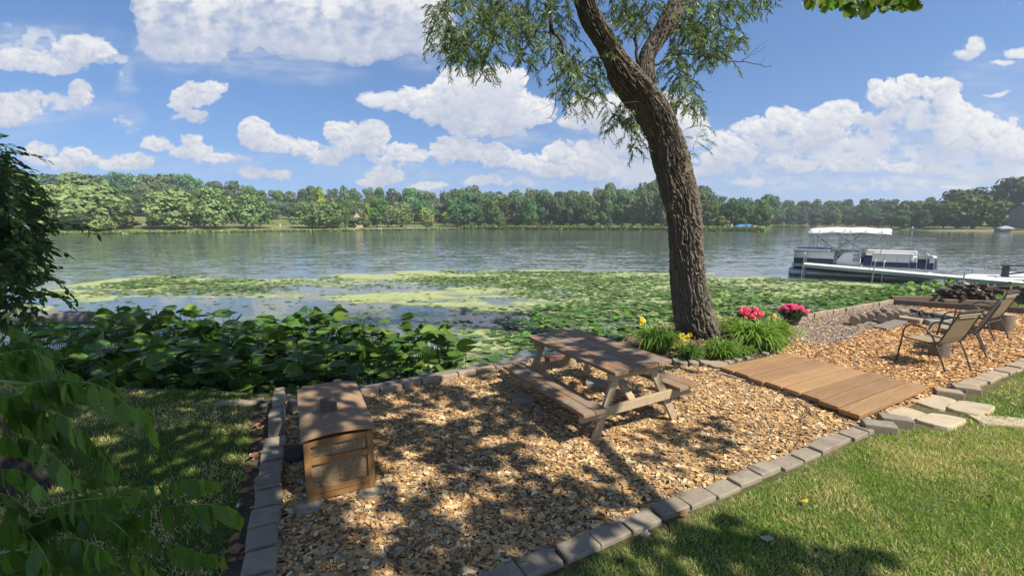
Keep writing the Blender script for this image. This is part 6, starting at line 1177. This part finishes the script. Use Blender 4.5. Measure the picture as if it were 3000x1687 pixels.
Ls = np.array(Ls)*1.12; v, f, c = scatter(LL, LLF, np.array(P), frames(np.array(Dd), np.array(Nn)), np.stack([Ls, Ls*1.02, Ls], 1), np.array(Cc)); link('near_leaves', npmesh('near_leaves', v-Ow, f, 3, c), nl, WN)
for q in [[(-60,950,1.5),(20,960,1.4),(80,965,1.3)], [(-80,1250,1.6),(40,1290,1.5),(120,1300,1.45),(260,1320,1.45)], [(-60,1400,1.3),(60,1380,1.3),(110,1400,1.3)], [(-80,880,1.9),(0,890,1.8),(60,900,1.7)]]: mb.tube([D(x*KD, y*KD, d)-WN.location for x, y, d in q], .005, 6)
link('leaf_stalks', mb.mesh('leaf_stalks', smooth=True), bud, WN)
REG = [(0,470,40,70,44,0),(15,520,40,60,44,0),(20,590,46,60,56,0),(22,650,48,55,56,.1),(5,700,44,50,40,0),(55,560,35,40,20,.1),(60,630,32,36,18,.1),(25,745,34,30,16,0),(0,790,36,26,14,0),(0,395,16,36,12,0),(-70,560,60,240,150,.2),(30,430,24,26,8,0),(75,600,22,40,7,.2)]
(lv, lf, lc), tw_ = twigs(REG, .085, .036, .18, .36, (9, 15), (.048, .088, .03), (.07, .14, .035), 15, 4.6, .4)  # dense twigs at the left edge, darker green than the outer ones
(mv, mf, mc), tw3 = twigs([(110,570,40,12,4,.2),(150,572,30,12,3,.2),(130,690,18,12,4,0),(110,740,10,8,2,0),(70,800,20,8,4,0)], .085, .034, .22, .40, (7, 11), (.06, .12, .03), (.06, .12, .03), 16, 4.4, .5)
link('dark_foliage', npmesh('dark_foliage', lv-Ow, lf, 3, lc), nl, WN); link('outer_foliage', npmesh('outer_foliage', mv-Ow, mf, 3, mc), nl, WN)
for q_, T_ in (('twigs', tw_), ('outer_twigs', tw3)): T_.v = [tuple(np.array(v)-Ow) for v in T_.v]; link(q_, T_.mesh(q_), twb, WN)
for q in [[(-300,560,4.6),(-60,540,4.6),(40,560,4.6),(120,570,4.6)], [(-300,700,4.5),(-60,660,4.5),(60,650,4.5),(130,680,4.5)], [(-300,500,4.6),(-40,450,4.6),(20,430,4.6),(60,425,4.6)], [(-200,800,4.5),(0,770,4.5),(60,790,4.5)]]: MB().tube([D(x*KD, y*KD, d)-WN.location for x, y, d in q], [.02, .012, .007, .003][:len(q)], 6).build('branch', twb, WN, smooth=True)
# ------------------------------------------------------------------ the air over the lake
hm = N('air'); pv = hm.n('ShaderNodeVolumePrincipled'); pv.inputs['Color'].default_value = (.86, .90, .96, 1); pv.inputs['Density'].default_value = .0006; pv.inputs['Anisotropy'].default_value = .2
hm.t.links.new(pv.outputs[0], hm.out.inputs[1])
tag(MB().box((0, 1040, 29), (3300, 3000, 64)).build('haze', hm.m), kind='stuff')
